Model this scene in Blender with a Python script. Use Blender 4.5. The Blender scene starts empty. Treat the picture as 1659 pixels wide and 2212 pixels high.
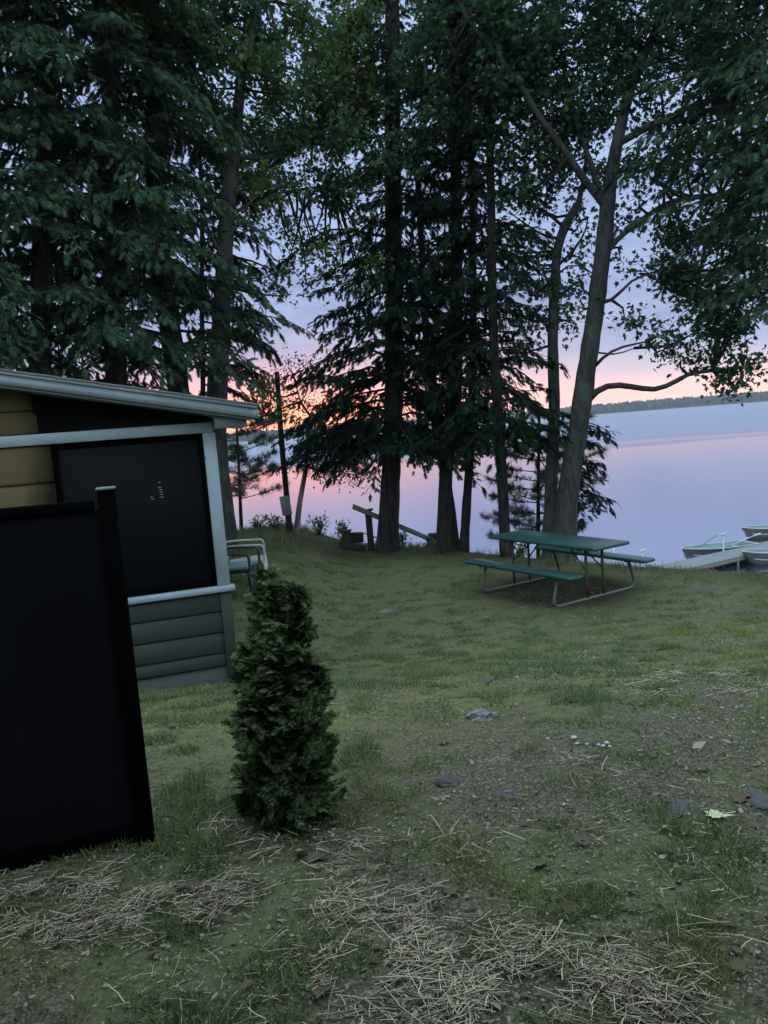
import bpy, bmesh, math, random
import numpy as np
from mathutils import Vector, Matrix

# ------------------------------------------------------------------ camera, sky, light
SC = bpy.context.scene
COL = SC.collection
random.seed(7)
RNG = np.random.default_rng(11)
EYE = np.array([0.0, 0.0, 1.6])
PITCH, ROLL, FPX = -6.3, -4.4, 1661.7          # image units: 1659 x 2212

cam_data = bpy.data.cameras.new('camera')
cam_data.sensor_fit = 'VERTICAL'
cam_data.sensor_height = 36.0
cam_data.lens = 36.0 * FPX / 2212.0
cam_data.clip_start, cam_data.clip_end = 0.05, 8000
cam = bpy.data.objects.new('camera', cam_data)
COL.objects.link(cam)
cam_rot = Matrix.Rotation(math.radians(90 + PITCH), 3, 'X') @ Matrix.Rotation(math.radians(ROLL), 3, 'Z')
cam.matrix_world = Matrix.Translation(Vector(EYE)) @ cam_rot.to_4x4()
SC.camera = cam
CR = np.array(cam_rot)

def srgb(r, g, b):
    def f(c):
        c /= 255.0
        return c / 12.92 if c <= 0.04045 else ((c + 0.055) / 1.055) ** 2.4
    return (f(r), f(g), f(b), 1.0)

class NT:
    """tiny node-tree helper"""
    def __init__(s, tree):
        s.t = tree; s.t.nodes.clear()
    def n(s, typ, **kw):
        nd = s.t.nodes.new(typ)
        for k, v in kw.items():
            if k.startswith('i_'):
                nd.inputs[k[2:].replace('_', ' ')].default_value = v
            else:
                setattr(nd, k, v)
        return nd
    def l(s, a, ao, b, bi):
        s.t.links.new(a.outputs[ao], b.inputs[bi])
    def math(s, op, a, b=None, clamp=False):
        m = s.n('ShaderNodeMath', operation=op); m.use_clamp = clamp
        for i, q in enumerate((a, b)):
            if q is None: continue
            if isinstance(q, (int, float)): m.inputs[i].default_value = q
            else: s.t.links.new(q, m.inputs[i])
        return m.outputs[0]
    def ramp(s, fac, stops, interp='LINEAR'):
        r = s.n('ShaderNodeValToRGB'); cr = r.color_ramp; cr.interpolation = interp
        while len(cr.elements) < len(stops): cr.elements.new(0.5)
        for e, (p, c) in zip(cr.elements, stops):
            e.position = p; e.color = c if len(c) == 4 else (*c, 1)
        s.t.links.new(fac, r.inputs[0])
        return r.outputs[0]
    def mix(s, fac, a, b, blend='MIX'):
        m = s.n('ShaderNodeMix', data_type='RGBA', blend_type=blend)
        for i, q in ((0, fac), (6, a), (7, b)):
            if isinstance(q, (int, float)): m.inputs[i].default_value = q
            elif isinstance(q, tuple): m.inputs[i].default_value = q if len(q) == 4 else (*q, 1)
            else: s.t.links.new(q, m.inputs[i])
        return m.outputs[2]
    def noise(s, scale, detail=4, rough=0.55, vec=None, dist=0.0):
        nz = s.n('ShaderNodeTexNoise'); nz.inputs['Scale'].default_value = scale
        nz.inputs['Detail'].default_value = detail; nz.inputs['Roughness'].default_value = rough
        nz.inputs['Distortion'].default_value = dist
        if vec is not None: s.t.links.new(vec, nz.inputs['Vector'])
        return nz.outputs['Fac']

world = bpy.data.worlds.new('World'); SC.world = world; world.use_nodes = True
w = NT(world.node_tree)
tc = w.n('ShaderNodeTexCoord')
sep = w.n('ShaderNodeSeparateXYZ'); w.l(tc, 'Generated', sep, 0)
elev = w.math('DIVIDE', w.math('ARCSINE', sep.outputs[2]), math.pi / 2)      # 0..1 = 0..90 degrees
# soft cloud banks: noise stretched along the horizon, bends the gradient up and down
mp = w.n('ShaderNodeMapping'); mp.inputs['Scale'].default_value = (1.6, 1.6, 13.0); w.l(tc, 'Generated', mp, 0)
cl = w.noise(1.9, 5, 0.5, mp.outputs[0], 0.4)
wob = w.math('MULTIPLY', w.math('SUBTRACT', cl, 0.5), 0.035)
ew = w.math('ADD', elev, w.math('MULTIPLY', wob, w.math('MULTIPLY', elev, 14.0, True)))
g = w.ramp(w.math('MAXIMUM', ew, 0.0), [
    (0.000, (1.12, 0.66, 0.52, 1)), (0.016, (1.05, 0.62, 0.57, 1)), (0.028, srgb(208, 192, 204)), (0.046, srgb(164, 174, 202)),
    (0.10, srgb(150, 166, 200)), (0.20, srgb(158, 180, 214)), (0.40, srgb(166, 192, 228)), (1.0, srgb(158, 186, 230))])
# darker blue-grey banks between 4 and 20 degrees
mp2 = w.n('ShaderNodeMapping'); mp2.inputs['Scale'].default_value = (2.0, 2.0, 9.0); w.l(tc, 'Generated', mp2, 0)
bank = w.noise(2.6, 4, 0.5, mp2.outputs[0], 0.2)
bm_ = w.ramp(bank, [(0.46, (0, 0, 0)), (0.66, (1, 1, 1))])
band = w.ramp(w.math('MAXIMUM', elev, 0.0), [(0.03, (0, 0, 0)), (0.07, (1, 1, 1)), (0.2, (0.8, 0.8, 0.8)), (0.5, (0.25, 0.25, 0.25))])
g = w.mix(w.math('MULTIPLY', w.math('MULTIPLY', bm_, band), 0.62), g, srgb(122, 132, 170))
# after-glow where the sun went down
SUN_AZ = math.radians(-9.0)
sdir = w.n('ShaderNodeCombineXYZ'); sdir.inputs[0].default_value = math.sin(SUN_AZ); sdir.inputs[1].default_value = math.cos(SUN_AZ)
dp = w.n('ShaderNodeVectorMath', operation='DOT_PRODUCT'); w.l(tc, 'Generated', dp, 0); w.l(sdir, 0, dp, 1)
wide_az = w.ramp(dp.outputs['Value'], [(0.88, (0, 0, 0)), (0.97, (0.6, 0.6, 0.6)), (1.0, (1, 1, 1))])
wide_el = w.ramp(w.math('MAXIMUM', ew, 0.0), [(0.0, (0.95, 0.95, 0.95)), (0.024, (0.75, 0.75, 0.75)), (0.048, (0.32, 0.32, 0.32)), (0.09, (0, 0, 0))])
g = w.mix(w.math('MULTIPLY', wide_az, wide_el), g, (1.15, 0.48, 0.46, 1))
glow_az = w.ramp(dp.outputs['Value'], [(0.955, (0, 0, 0)), (0.985, (0.42, 0.42, 0.42)), (1.0, (1, 1, 1))])
glow_el = w.ramp(w.math('MAXIMUM', ew, 0.0), [(0.0, (1, 1, 1)), (0.016, (0.85, 0.85, 0.85)), (0.035, (0.3, 0.3, 0.3)), (0.060, (0, 0, 0))])
g = w.mix(w.math('MULTIPLY', glow_az, glow_el), g, (1.9, 0.62, 0.30, 1))
bg = w.n('ShaderNodeBackground'); w.t.links.new(g, bg.inputs[0]); bg.inputs[1].default_value = 1.0
wo = w.n('ShaderNodeOutputWorld'); w.l(bg, 0, wo, 0)

sun_data = bpy.data.lights.new('sun', 'SUN')
sun_data.energy = 2.8; sun_data.angle = math.radians(130); sun_data.color = (0.88, 1.0, 0.95)
sun = bpy.data.objects.new('sun', sun_data); COL.objects.link(sun)
sun.location = (0, -5, 40)
sun.rotation_euler = Vector((0.06, 0.22, -1.0)).to_track_quat('-Z', 'Y').to_euler()   # soft light of the high dusk sky

SC.view_settings.view_transform = 'Standard'; SC.view_settings.look = 'None'
SC.view_settings.exposure = 0.42; SC.view_settings.gamma = 1.0
SC.render.engine = 'CYCLES'
SC.cycles.use_denoising = True
SC.cycles.max_bounces = 6; SC.cycles.diffuse_bounces = 3; SC.cycles.glossy_bounces = 3
SC.cycles.transmission_bounces = 4; SC.cycles.transparent_max_bounces = 8

# ------------------------------------------------------------------ helpers
def ray(u, v): return CR @ np.array([u - 829.5, -(v - 1106.0), -FPX])
def at_depth(u, v, y): d = ray(u, v); return EYE + d * (y / d[1])
def on_z(u, v, z): d = ray(u, v); return EYE + d * ((z - 1.6) / d[2])
def smooth(a, b, x):
    t = np.clip((np.asarray(x, float) - a) / (b - a), 0, 1); return t * t * (3 - 2 * t)

def vnoise(x, y, seed=0):
    x = np.asarray(x, float); y = np.asarray(y, float)
    xi = np.floor(x).astype(np.int64); yi = np.floor(y).astype(np.int64); fx = x - xi; fy = y - yi
    fx = fx * fx * (3 - 2 * fx); fy = fy * fy * (3 - 2 * fy)
    def h(a, b):
        n = (a * 374761393 + b * 668265263 + seed * 1442695041) & 0xffffffff
        n = ((n ^ (n >> 13)) * 1274126177) & 0xffffffff
        return ((n ^ (n >> 16)) & 0xffff) / 65535.0
    return (h(xi, yi) * (1 - fx) + h(xi + 1, yi) * fx) * (1 - fy) + (h(xi, yi + 1) * (1 - fx) + h(xi + 1, yi + 1) * fx) * fy
def fnoise(x, y, seed=0, oct=4):
    s = 0; a = 0.5
    for o in range(oct):
        s = s + a * vnoise(np.asarray(x) * 2 ** o, np.asarray(y) * 2 ** o, seed + o * 17); a *= 0.5
    return s / (1 - 0.5 ** oct)

WATER_Z = -6.2
EDGE_X = [-500, -60, -20, -6, -3, -0.3, 1.1, 2.1, 4.3, 5.4, 9, 14, 40, 500]
EDGE_Y = [60, 26, 20, 17, 16.6, 16.1, 14.8, 13.4, 11.2, 10.3, 8.0, 5.4, -10, -150]
def zg(x, y, fine=True):
    x = np.asarray(x, float); y = np.asarray(y, float)
    zp = -0.9 * smooth(3.0, 9.5, y)
    zp = zp + 0.47 * smooth(-0.3, -2.3, x) * smooth(6.6, 10, y)
    d = (y - np.interp(x, EDGE_X, EDGE_Y)) * 0.8
    s = smooth(0, 10.5, d)
    z = zp * (1 - s) - 7.6 * s
    if fine:
        z = z + (fnoise(x * 0.9, y * 0.9, 3) - 0.5) * 0.07 + (fnoise(x * 5, y * 5, 9, 3) - 0.5) * 0.03
    return z
def ground_px(u, v):
    d = ray(u, v); d = d / d[1]; y = 0.8
    while y < 60:
        p = EYE + d * y
        if p[2] <= float(zg(p[0], p[1])): break
        y += 0.01
    return p

class MB:
    def __init__(s): s.V = []; s.L = []; s.S = []; s.n = 0; s.A = []
    def add(s, V, F):
        V = np.asarray(V, np.float32).reshape(-1, 3)
        if isinstance(F, np.ndarray):
            s.L.append((F + s.n).ravel().astype(np.int32)); s.S.append(np.full(len(F), F.shape[1], np.int32))
        else:
            s.L.append(np.concatenate([np.asarray(f) for f in F]).astype(np.int32) + s.n)
            s.S.append(np.array([len(f) for f in F], np.int32))
        s.V.append(V); s.n += len(V)
        return s
    def build(s, name, mat, parent=None, smooth_=False):
        me = bpy.data.meshes.new(name)
        V = np.concatenate(s.V); L = np.concatenate(s.L); S = np.concatenate(s.S)
        me.vertices.add(len(V)); me.vertices.foreach_set('co', V.ravel())
        me.loops.add(len(L)); me.loops.foreach_set('vertex_index', L)
        me.polygons.add(len(S))
        me.polygons.foreach_set('loop_start', np.concatenate([[0], np.cumsum(S)[:-1]]).astype(np.int32))
        me.polygons.foreach_set('loop_total', S)
        if smooth_: me.polygons.foreach_set('use_smooth', np.ones(len(S), bool))
        me.update(calc_edges=True); me.validate()
        if mat: me.materials.append(mat)
        o = bpy.data.objects.new(name, me); COL.objects.link(o)
        if parent: o.parent = parent
        return o

_box_cache = {}
def box_arrays(sx, sy, sz, bev):
    key = (round(sx, 4), round(sy, 4), round(sz, 4), round(bev, 4))
    if key not in _box_cache:
        b = bmesh.new(); bmesh.ops.create_cube(b, size=1)
        bmesh.ops.scale(b, vec=(sx, sy, sz), verts=b.verts)
        if bev > 0: bmesh.ops.bevel(b, geom=b.edges[:], offset=bev, segments=1, affect='EDGES')
        b.verts.ensure_lookup_table()
        _box_cache[key] = (np.array([v.co[:] for v in b.verts]), [[v.index for v in f.verts] for f in b.faces]); b.free()
    return _box_cache[key]
def bx(mb, c, size, rot=None, bev=0.004):
    V, F = box_arrays(*size, min(bev, min(size) * 0.3))
    if rot is not None: V = V @ np.asarray(rot).T
    mb.add(V + np.asarray(c), F); return mb
def axes(x, z=(0, 0, 1)):
    x = np.asarray(x, float); x = x / np.linalg.norm(x); z = np.asarray(z, float)
    y = np.cross(z, x); y /= np.linalg.norm(y); z = np.cross(x, y)
    return np.stack([x, y, z], 1)
def beam(mb, a, b, wd, ht, bev=0.004, up=(0, 0, 1)):
    a = np.asarray(a, float); b = np.asarray(b, float)
    return bx(mb, (a + b) / 2, (float(np.linalg.norm(b - a)), wd, ht), axes(b - a, up), bev)

def tube(mb, P, R, sides=8, cap=True, jit=0.0, rng=RNG):
    P = np.asarray(P, float); R = np.broadcast_to(np.asarray(R, float), (len(P),))
    T = np.gradient(P, axis=0); T /= np.linalg.norm(T, axis=1)[:, None] + 1e-9
    ref = np.array([1.0, 0, 0]) if abs(T[0][0]) < 0.8 else np.array([0, 1.0, 0])
    N = []
    n = np.cross(T[0], ref); n /= np.linalg.norm(n)
    for t in T:
        n = n - t * (n @ t); n = n / (np.linalg.norm(n) + 1e-9); N.append(n)
    N = np.array(N); B = np.cross(T, N)
    a = np.linspace(0, 2 * np.pi, sides, endpoint=False)
    rr = R[:, None] * (1 + (jit * (rng.random((len(P), sides)) - 0.5) if jit else 0))
    V = P[:, None, :] + rr[..., None] * (np.cos(a)[None, :, None] * N[:, None, :] + np.sin(a)[None, :, None] * B[:, None, :])
    i = np.arange(len(P) - 1)[:, None] * sides; j = np.arange(sides)[None, :]; k = (j + 1) % sides
    Q = np.stack([i + j, i + k, i + sides + k, i + sides + j], -1).reshape(-1, 4)
    if cap:
        F = [list(q) for q in Q] + [list(range(sides))[::-1], list(range((len(P) - 1) * sides, len(P) * sides))]
        mb.add(V.reshape(-1, 3), F)
    else:
        mb.add(V.reshape(-1, 3), Q)
    return mb

def resample(P, step):
    P = np.asarray(P, float)
    d = np.concatenate([[0], np.cumsum(np.linalg.norm(np.diff(P, axis=0), axis=1))])
    n = max(3, int(d[-1] / step) + 1)
    t = np.linspace(0, d[-1], n)
    # Catmull-Rom through the points
    out = []
    for q in t:
        i = min(max(np.searchsorted(d, q) - 1, 0), len(P) - 2)
        f = (q - d[i]) / (d[i + 1] - d[i] + 1e-9)
        p0, p1, p2, p3 = P[max(i - 1, 0)], P[i], P[i + 1], P[min(i + 2, len(P) - 1)]
        out.append(0.5 * ((2 * p1) + (p2 - p0) * f + (2 * p0 - 5 * p1 + 4 * p2 - p3) * f * f + (3 * p1 - p0 - 3 * p2 + p3) * f ** 3))
    return np.array(out)

def unit(v): v = np.asarray(v, float); return v / (np.linalg.norm(v, axis=-1, keepdims=True) + 1e-9)

def scatter(mb, tpl, pos, xdir, up, scale):
    """copy a leaf template (V, F) to many places as one mesh"""
    V, F = tpl
    pos = np.asarray(pos, float); m = len(pos)
    if m == 0: return
    X = unit(xdir); up = np.broadcast_to(np.asarray(up, float), X.shape)
    Z = unit(up - (up * X).sum(1, keepdims=True) * X); Y = np.cross(Z, X)
    s = np.broadcast_to(np.asarray(scale, float), (m,))[:, None, None]
    W = pos[:, None, :] + s * (V[None, :, 0, None] * X[:, None, :] + V[None, :, 1, None] * Y[:, None, :] + V[None, :, 2, None] * Z[:, None, :])
    off = (np.arange(m) * len(V))[:, None, None]
    mb.add(W.reshape(-1, 3), (F[None] + off).reshape(-1, F.shape[1]))

def empty(name, loc, label, cat, group=None):
    o = bpy.data.objects.new(name, None); COL.objects.link(o); o.location = loc
    o.empty_display_size = 0.2
    return tag(o, label, cat, group)
def tag(o, label=None, cat=None, group=None, kind=None):
    if label: o['label'] = label
    if cat: o['category'] = cat
    if group: o['group'] = group
    if kind: o['kind'] = kind
    return o
def keep(o, parent):
    """parent a mesh whose coordinates are in world space"""
    o.parent = parent; o.matrix_parent_inverse = Matrix.Translation(-Vector(parent.location)); return o
def under(o, p):
    """make a world-space part a sub-part of another part"""
    o.parent = p; o.matrix_parent_inverse = Matrix.Identity(4); return o
def part(mb, name, mat, parent, sm=False):
    return keep(mb.build(name, mat, None, sm), parent)

# ------------------------------------------------------------------ materials
def mat(name, build):
    m = bpy.data.materials.new(name); m.use_nodes = True
    t = NT(m.node_tree); out = t.n('ShaderNodeOutputMaterial')
    sh = build(t); t.t.links.new(sh, out.inputs[0]); return m
def pbr(t, col, rough=0.7, bump=None, bstr=0.3, bdist=0.01, spec=0.3, metal=0.0):
    b = t.n('ShaderNodeBsdfPrincipled')
    for key, q in (('Base Color', col), ('Roughness', rough), ('Metallic', metal), ('Specular IOR Level', spec)):
        if isinstance(q, (int, float)): b.inputs[key].default_value = q
        elif isinstance(q, tuple): b.inputs[key].default_value = q if len(q) == 4 else (*q, 1)
        else: t.t.links.new(q, b.inputs[key])
    if bump is not None:
        bp = t.n('ShaderNodeBump'); bp.inputs['Strength'].default_value = bstr; bp.inputs['Distance'].default_value = bdist
        t.t.links.new(bump, bp.inputs['Height']); t.t.links.new(bp.outputs[0], b.inputs['Normal'])
    return b.outputs[0]
def objco(t, sc=(1, 1, 1)):
    c = t.n('ShaderNodeTexCoord'); m = t.n('ShaderNodeMapping'); m.inputs['Scale'].default_value = sc
    t.l(c, 'Object', m, 0); return m.outputs[0]

def painted(name, col, wear=(0.12, 0.12, 0.11), wearamt=0.25, rough=0.55, grain=(3, 3, 3), spec=0.3):
    def f(t):
        v = objco(t, grain)
        n1 = t.noise(6, 6, 0.6, v); n2 = t.noise(28, 4, 0.6, v)
        c = t.mix(t.ramp(n1, [(0.35, (0, 0, 0)), (0.75, (1, 1, 1))]), tuple(k * 0.82 for k in col), tuple(min(1, k * 1.12) for k in col))
        c = t.mix(t.math('MULTIPLY', t.ramp(n2, [(0.60, (0, 0, 0)), (0.72, (1, 1, 1))]), wearamt), c, wear)
        return pbr(t, c, rough, n2, 0.25, 0.004, spec)
    return mat(name, f)
def bark(name, c1, c2, sz=7.0, lichen=None):
    def f(t):
        v = objco(t, (1, 1, 0.22))
        n1 = t.noise(sz * 2.2, 7, 0.65, v, 0.6); n2 = t.noise(1.6, 3, 0.5, objco(t))
        c = t.mix(t.ramp(n1, [(0.34, (0, 0, 0)), (0.64, (1, 1, 1))]), c1, c2)
        if lichen: c = t.mix(t.math('MULTIPLY', t.ramp(n2, [(0.5, (0, 0, 0)), (0.62, (1, 1, 1))]), 0.55), c, lichen)
        return pbr(t, c, 0.9, n1, 0.9, 0.03, 0.15)
    return mat(name, f)
def leaf(name, dark, light, trans=0.25, accent=None):
    def f(t):
        gi = t.n('ShaderNodeNewGeometry')
        n1 = t.noise(0.8, 3, 0.5, objco(t))
        k = t.math('ADD', t.math('MULTIPLY', gi.outputs['Random Per Island'], 0.55), t.math('MULTIPLY', n1, 0.45))
        c = t.ramp(k, [(0.25, dark), (0.75, light)])
        if accent:
            n2 = t.noise(0.55, 2, 0.5, objco(t))
            c = t.mix(t.ramp(n2, [(0.5, (0, 0, 0)), (0.66, (1, 1, 1))]), c, accent)
        d = t.n('ShaderNodeBsdfDiffuse'); tr = t.n('ShaderNodeBsdfTranslucent'); mx = t.n('ShaderNodeMixShader')
        mx.inputs[0].default_value = trans
        for q in (d, tr): t.t.links.new(c, q.inputs[0])
        t.l(d, 0, mx, 1); t.l(tr, 0, mx, 2)
        return mx.outputs[0]
    return mat(name, f)

M = {}
M['trim'] = painted('white_trim_paint', (0.25, 0.325, 0.37), (0.22, 0.24, 0.25), 0.3, 0.5, (.5, .5, .5))
M['siding'] = painted('grey_green_siding_paint', (0.026, 0.037, 0.031), (0.06, 0.068, 0.06), 0.7, 0.7, (1, 1, 5))
M['skirt'] = painted('weathered_skirt_board', (0.075, 0.082, 0.082), (0.06, 0.06, 0.055), 0.7, 0.85, (1, 1, 4))
def reflection_mat(t):
    v = objco(t, (0.6, 0.6, 6)); n1 = t.noise(6, 6, 0.6, v); g = t.n('ShaderNodeNewGeometry')
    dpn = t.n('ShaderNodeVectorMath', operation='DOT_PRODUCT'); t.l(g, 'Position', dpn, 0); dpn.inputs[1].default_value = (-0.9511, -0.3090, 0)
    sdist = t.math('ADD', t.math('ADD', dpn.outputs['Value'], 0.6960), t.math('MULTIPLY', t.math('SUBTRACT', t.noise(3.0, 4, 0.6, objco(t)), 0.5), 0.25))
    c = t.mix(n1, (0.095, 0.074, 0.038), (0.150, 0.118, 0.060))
    c = t.mix(t.ramp(t.math('SUBTRACT', sdist, 0.8), [(0.48, (0, 0, 0)), (0.70, (1, 1, 1))]), (0.008, 0.0075, 0.006), c)  # tan fades to dark along the painted reflection's soft edge
    return pbr(t, c, 0.75, n1, 0.3, 0.004, 0.2)
M['log'] = mat('tan_reflection_paint', reflection_mat)  # board colour stands in for a warm reflection in glass
M['dark_wall'] = painted('dark_brown_gable', (0.006, 0.0055, 0.005), (0.01, 0.01, 0.01), 0.4, 0.9, (3, 3, 3), 0.05)
M['screen'] = mat('dark_insect_screen', lambda t: pbr(t, (0.0030, 0.0048, 0.0068), 0.6, t.noise(700, 2), 0.2, 0.001, 0.08))
M['black'] = painted('black_stained_wood', (0.0016, 0.0016, 0.0018), (0.003, 0.003, 0.003), 0.5, 1.0, (3, 3, 3), 0.03)
M['fabric'] = mat('navy_black_privacy_cloth', lambda t: pbr(t, t.mix(t.noise(3, 5), (0.0034, 0.0038, 0.0056), (0.0085, 0.0092, 0.0130)), 1.0, t.noise(400, 2), 0.3, 0.001, 0.03))
M['shingle'] = mat('grey_asphalt_shingle', lambda t: pbr(t, t.mix(t.noise(60, 4), (0.07, 0.075, 0.08), (0.2, 0.21, 0.22)), 0.95, t.noise(150, 3), 0.5, 0.004, 0.1))
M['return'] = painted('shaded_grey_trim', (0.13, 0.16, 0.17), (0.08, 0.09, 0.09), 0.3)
M['pale_metal'] = painted('pale_flashing', (0.34, 0.40, 0.43), (0.2, 0.2, 0.2), 0.3, 0.4)
M['table'] = painted('dark_teal_table_paint', (0.014, 0.062, 0.056), (0.07, 0.10, 0.095), 0.6, 0.38, (2, 2, 2))
M['steel'] = painted('galvanised_steel_tube', (0.12, 0.12, 0.108), (0.10, 0.06, 0.04), 0.8, 0.45, (6, 6, 3))
M['rust'] = painted('rusty_steel_leg', (0.075, 0.055, 0.048), (0.16, 0.15, 0.14), 0.6, 0.7, (6, 6, 3))
M['plastic_white'] = painted('white_plastic', (0.34, 0.36, 0.37), (0.35, 0.36, 0.33), 0.4, 0.4)
M['plastic_green'] = painted('dark_green_plastic', (0.012, 0.030, 0.030), (0.03, 0.05, 0.05), 0.4, 0.35)
M['cushion'] = painted('pale_blue_cushion', (0.12, 0.20, 0.22), (0.16, 0.24, 0.26), 0.4, 0.9)
M['oldwood'] = painted('grey_weathered_wood', (0.14, 0.135, 0.115), (0.05, 0.045, 0.04), 0.7, 0.9, (5, 5, 1))
M['darkwood'] = painted('dark_damp_timber', (0.022, 0.020, 0.018), (0.05, 0.05, 0.045), 0.6, 0.9, (2, 2, 2))
M['sign'] = painted('faded_grey_sign', (0.13, 0.16, 0.17), (0.05, 0.06, 0.07), 0.7, 0.8, (5, 5, 5))
M['iron'] = painted('dark_iron', (0.03, 0.03, 0.035), (0.08, 0.05, 0.04), 0.6, 0.6)
M['deck'] = painted('pale_dock_plank', (0.14, 0.17, 0.19), (0.26, 0.27, 0.27), 0.5, 0.8, (2, 2, 2))
M['hull'] = painted('dark_grey_hull', (0.055, 0.052, 0.056), (0.12, 0.13, 0.12), 0.5, 0.6)
M['boat_in'] = painted('pale_mint_boat_paint', (0.20, 0.30, 0.29), (0.25, 0.3, 0.28), 0.4, 0.5)
M['gunwale'] = painted('pale_aluminium', (0.34, 0.40, 0.43), (0.3, 0.3, 0.3), 0.4, 0.4)
M['stone'] = mat('grey_stone', lambda t: pbr(t, t.mix(t.noise(34, 8, .7), (0.05, 0.05, 0.05), (0.36, 0.36, 0.37)), 0.95, t.noise(22, 6), 0.8, 0.02, 0.2))
M['darkstone'] = mat('dark_stone', lambda t: pbr(t, t.mix(t.noise(34, 8, .7), (0.02, 0.022, 0.024), (0.17, 0.175, 0.185)), 0.95, t.noise(22, 6), 0.8, 0.02, 0.2))
M['mushroom'] = painted('pale_mushroom', (0.33, 0.40, 0.36), (0.4, 0.4, 0.35), 0.3, 0.7)
M['deadleaf'] = leaf('dead_leaf', (0.06, 0.048, 0.036), (0.20, 0.165, 0.125), 0.1)
M['paleleaf'] = leaf('pale_fallen_leaf', (0.42, 0.50, 0.30), (0.58, 0.66, 0.42), 0.2)
M['bark_hemlock'] = bark('hemlock_bark', (0.010, 0.010, 0.011), (0.040, 0.037, 0.036))
M['bark_maple'] = bark('maple_bark', (0.018, 0.020, 0.021), (0.062, 0.068, 0.066), 8, (0.080, 0.092, 0.082))
M['bark_birch'] = bark('birch_bark', (0.04, 0.038, 0.038), (0.28, 0.27, 0.26), 3)
M['bark_snag'] = bark('dead_trunk_bark', (0.008, 0.008, 0.008), (0.03, 0.028, 0.027), 5)
M['bark_twig'] = bark('twig_bark', (0.010, 0.009, 0.008), (0.035, 0.03, 0.028), 10)
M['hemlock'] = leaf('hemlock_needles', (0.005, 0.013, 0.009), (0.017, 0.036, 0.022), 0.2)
M['hemlock_lit'] = leaf('lit_hemlock_needles', (0.014, 0.036, 0.023), (0.054, 0.100, 0.058), 0.25)  # lighter copy of the hemlock needles, the light put into the colour
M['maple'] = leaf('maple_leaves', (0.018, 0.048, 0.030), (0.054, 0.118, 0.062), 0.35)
M['maple_lit'] = leaf('lit_maple_leaves', (0.030, 0.072, 0.036), (0.090, 0.170, 0.078), 0.38, (0.115, 0.165, 0.042))  # lit copy of the maple leaves; the accent is yellow-green foliage
M['pine'] = leaf('pine_needles', (0.040, 0.060, 0.045), (0.10, 0.13, 0.09), 0.35)
M['thuja'] = leaf('thuja_scales', (0.012, 0.028, 0.013), (0.105, 0.150, 0.064), 0.22)
M['shrub'] = leaf('bank_shrub_leaves', (0.03, 0.055, 0.02), (0.11, 0.16, 0.06), 0.35)
M['grass'] = leaf('short_grass', (0.056, 0.090, 0.036), (0.170, 0.220, 0.098), 0.25, (0.185, 0.198, 0.072))
M['tallgrass'] = leaf('tall_grass', (0.06, 0.085, 0.04), (0.15, 0.18, 0.09), 0.3)
M['straw'] = leaf('dry_straw', (0.075, 0.068, 0.045), (0.58, 0.53, 0.39), 0.1)
M['litter'] = leaf('dead_litter', (0.035, 0.034, 0.024), (0.27, 0.26, 0.195), 0.1)
M['cover'] = leaf('clover_and_moss', (0.07, 0.11, 0.05), (0.17, 0.23, 0.11), 0.2)
M['far_forest'] = leaf('far_forest_foliage', (0.012, 0.022, 0.018), (0.035, 0.05, 0.036), 0.1)

def ground_mat(t):
    at = t.n('ShaderNodeAttribute', attribute_name='cover'); sp = t.n('ShaderNodeSeparateColor'); t.l(at, 'Color', sp, 0)
    v = objco(t)
    n_f = t.noise(38, 9, 0.78, v); n_m = t.noise(9, 5, 0.6, v); n_s = t.noise(190, 3, 0.7, v)
    vor = t.n('ShaderNodeTexVoronoi'); vor.inputs['Scale'].default_value = 140; t.t.links.new(v, vor.inputs['Vector'])
    soil = t.mix(t.ramp(n_f, [(0.3, (0, 0, 0)), (0.72, (1, 1, 1))]), (0.024, 0.023, 0.016), (0.165, 0.158, 0.112))
    vs = t.n('ShaderNodeSeparateColor'); t.l(vor, 'Color', vs, 0)
    soil = t.mix(t.math('MULTIPLY', t.ramp(vs.outputs[0], [(0.62, (0, 0, 0)), (0.9, (1, 1, 1))]), 0.6), soil, (0.30, 0.29, 0.24))
    grass = t.mix(t.ramp(n_f, [(0.3, (0, 0, 0)), (0.7, (1, 1, 1))]), (0.042, 0.062, 0.026), (0.190, 0.220, 0.105))
    grass = t.mix(t.ramp(n_m, [(0.45, (0, 0, 0)), (0.7, (1, 1, 1))]), grass, (0.155, 0.172, 0.098))
    moss = t.mix(t.ramp(n_f, [(0.3, (0, 0, 0)), (0.7, (1, 1, 1))]), (0.10, 0.115, 0.036), (0.25, 0.262, 0.10))
    fac = t.math('ADD', sp.outputs[0], t.math('MULTIPLY', t.math('SUBTRACT', n_m, 0.5), 0.9))
    c = t.mix(t.ramp(fac, [(0.35, (0, 0, 0)), (0.65, (1, 1, 1))]), soil, grass)
    c = t.mix(t.math('MULTIPLY', sp.outputs[1], t.ramp(n_m, [(0.3, (0, 0, 0)), (0.6, (1, 1, 1))])), c, moss)
    dark_ground = t.mix(n_s, (0.012, 0.012, 0.010), (0.045, 0.040, 0.030))  # near-black tone under the table, round tree bases and along the bank
    c = t.mix(t.math('MULTIPLY', sp.outputs[2], 0.9), c, dark_ground)
    h = t.math('ADD', t.math('MULTIPLY', n_f, 0.7), t.math('MULTIPLY', n_s, 0.3))
    return pbr(t, c, 1.0, h, 1.0, 0.03, 0.05)
M['ground'] = mat('lawn_ground', ground_mat)

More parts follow.
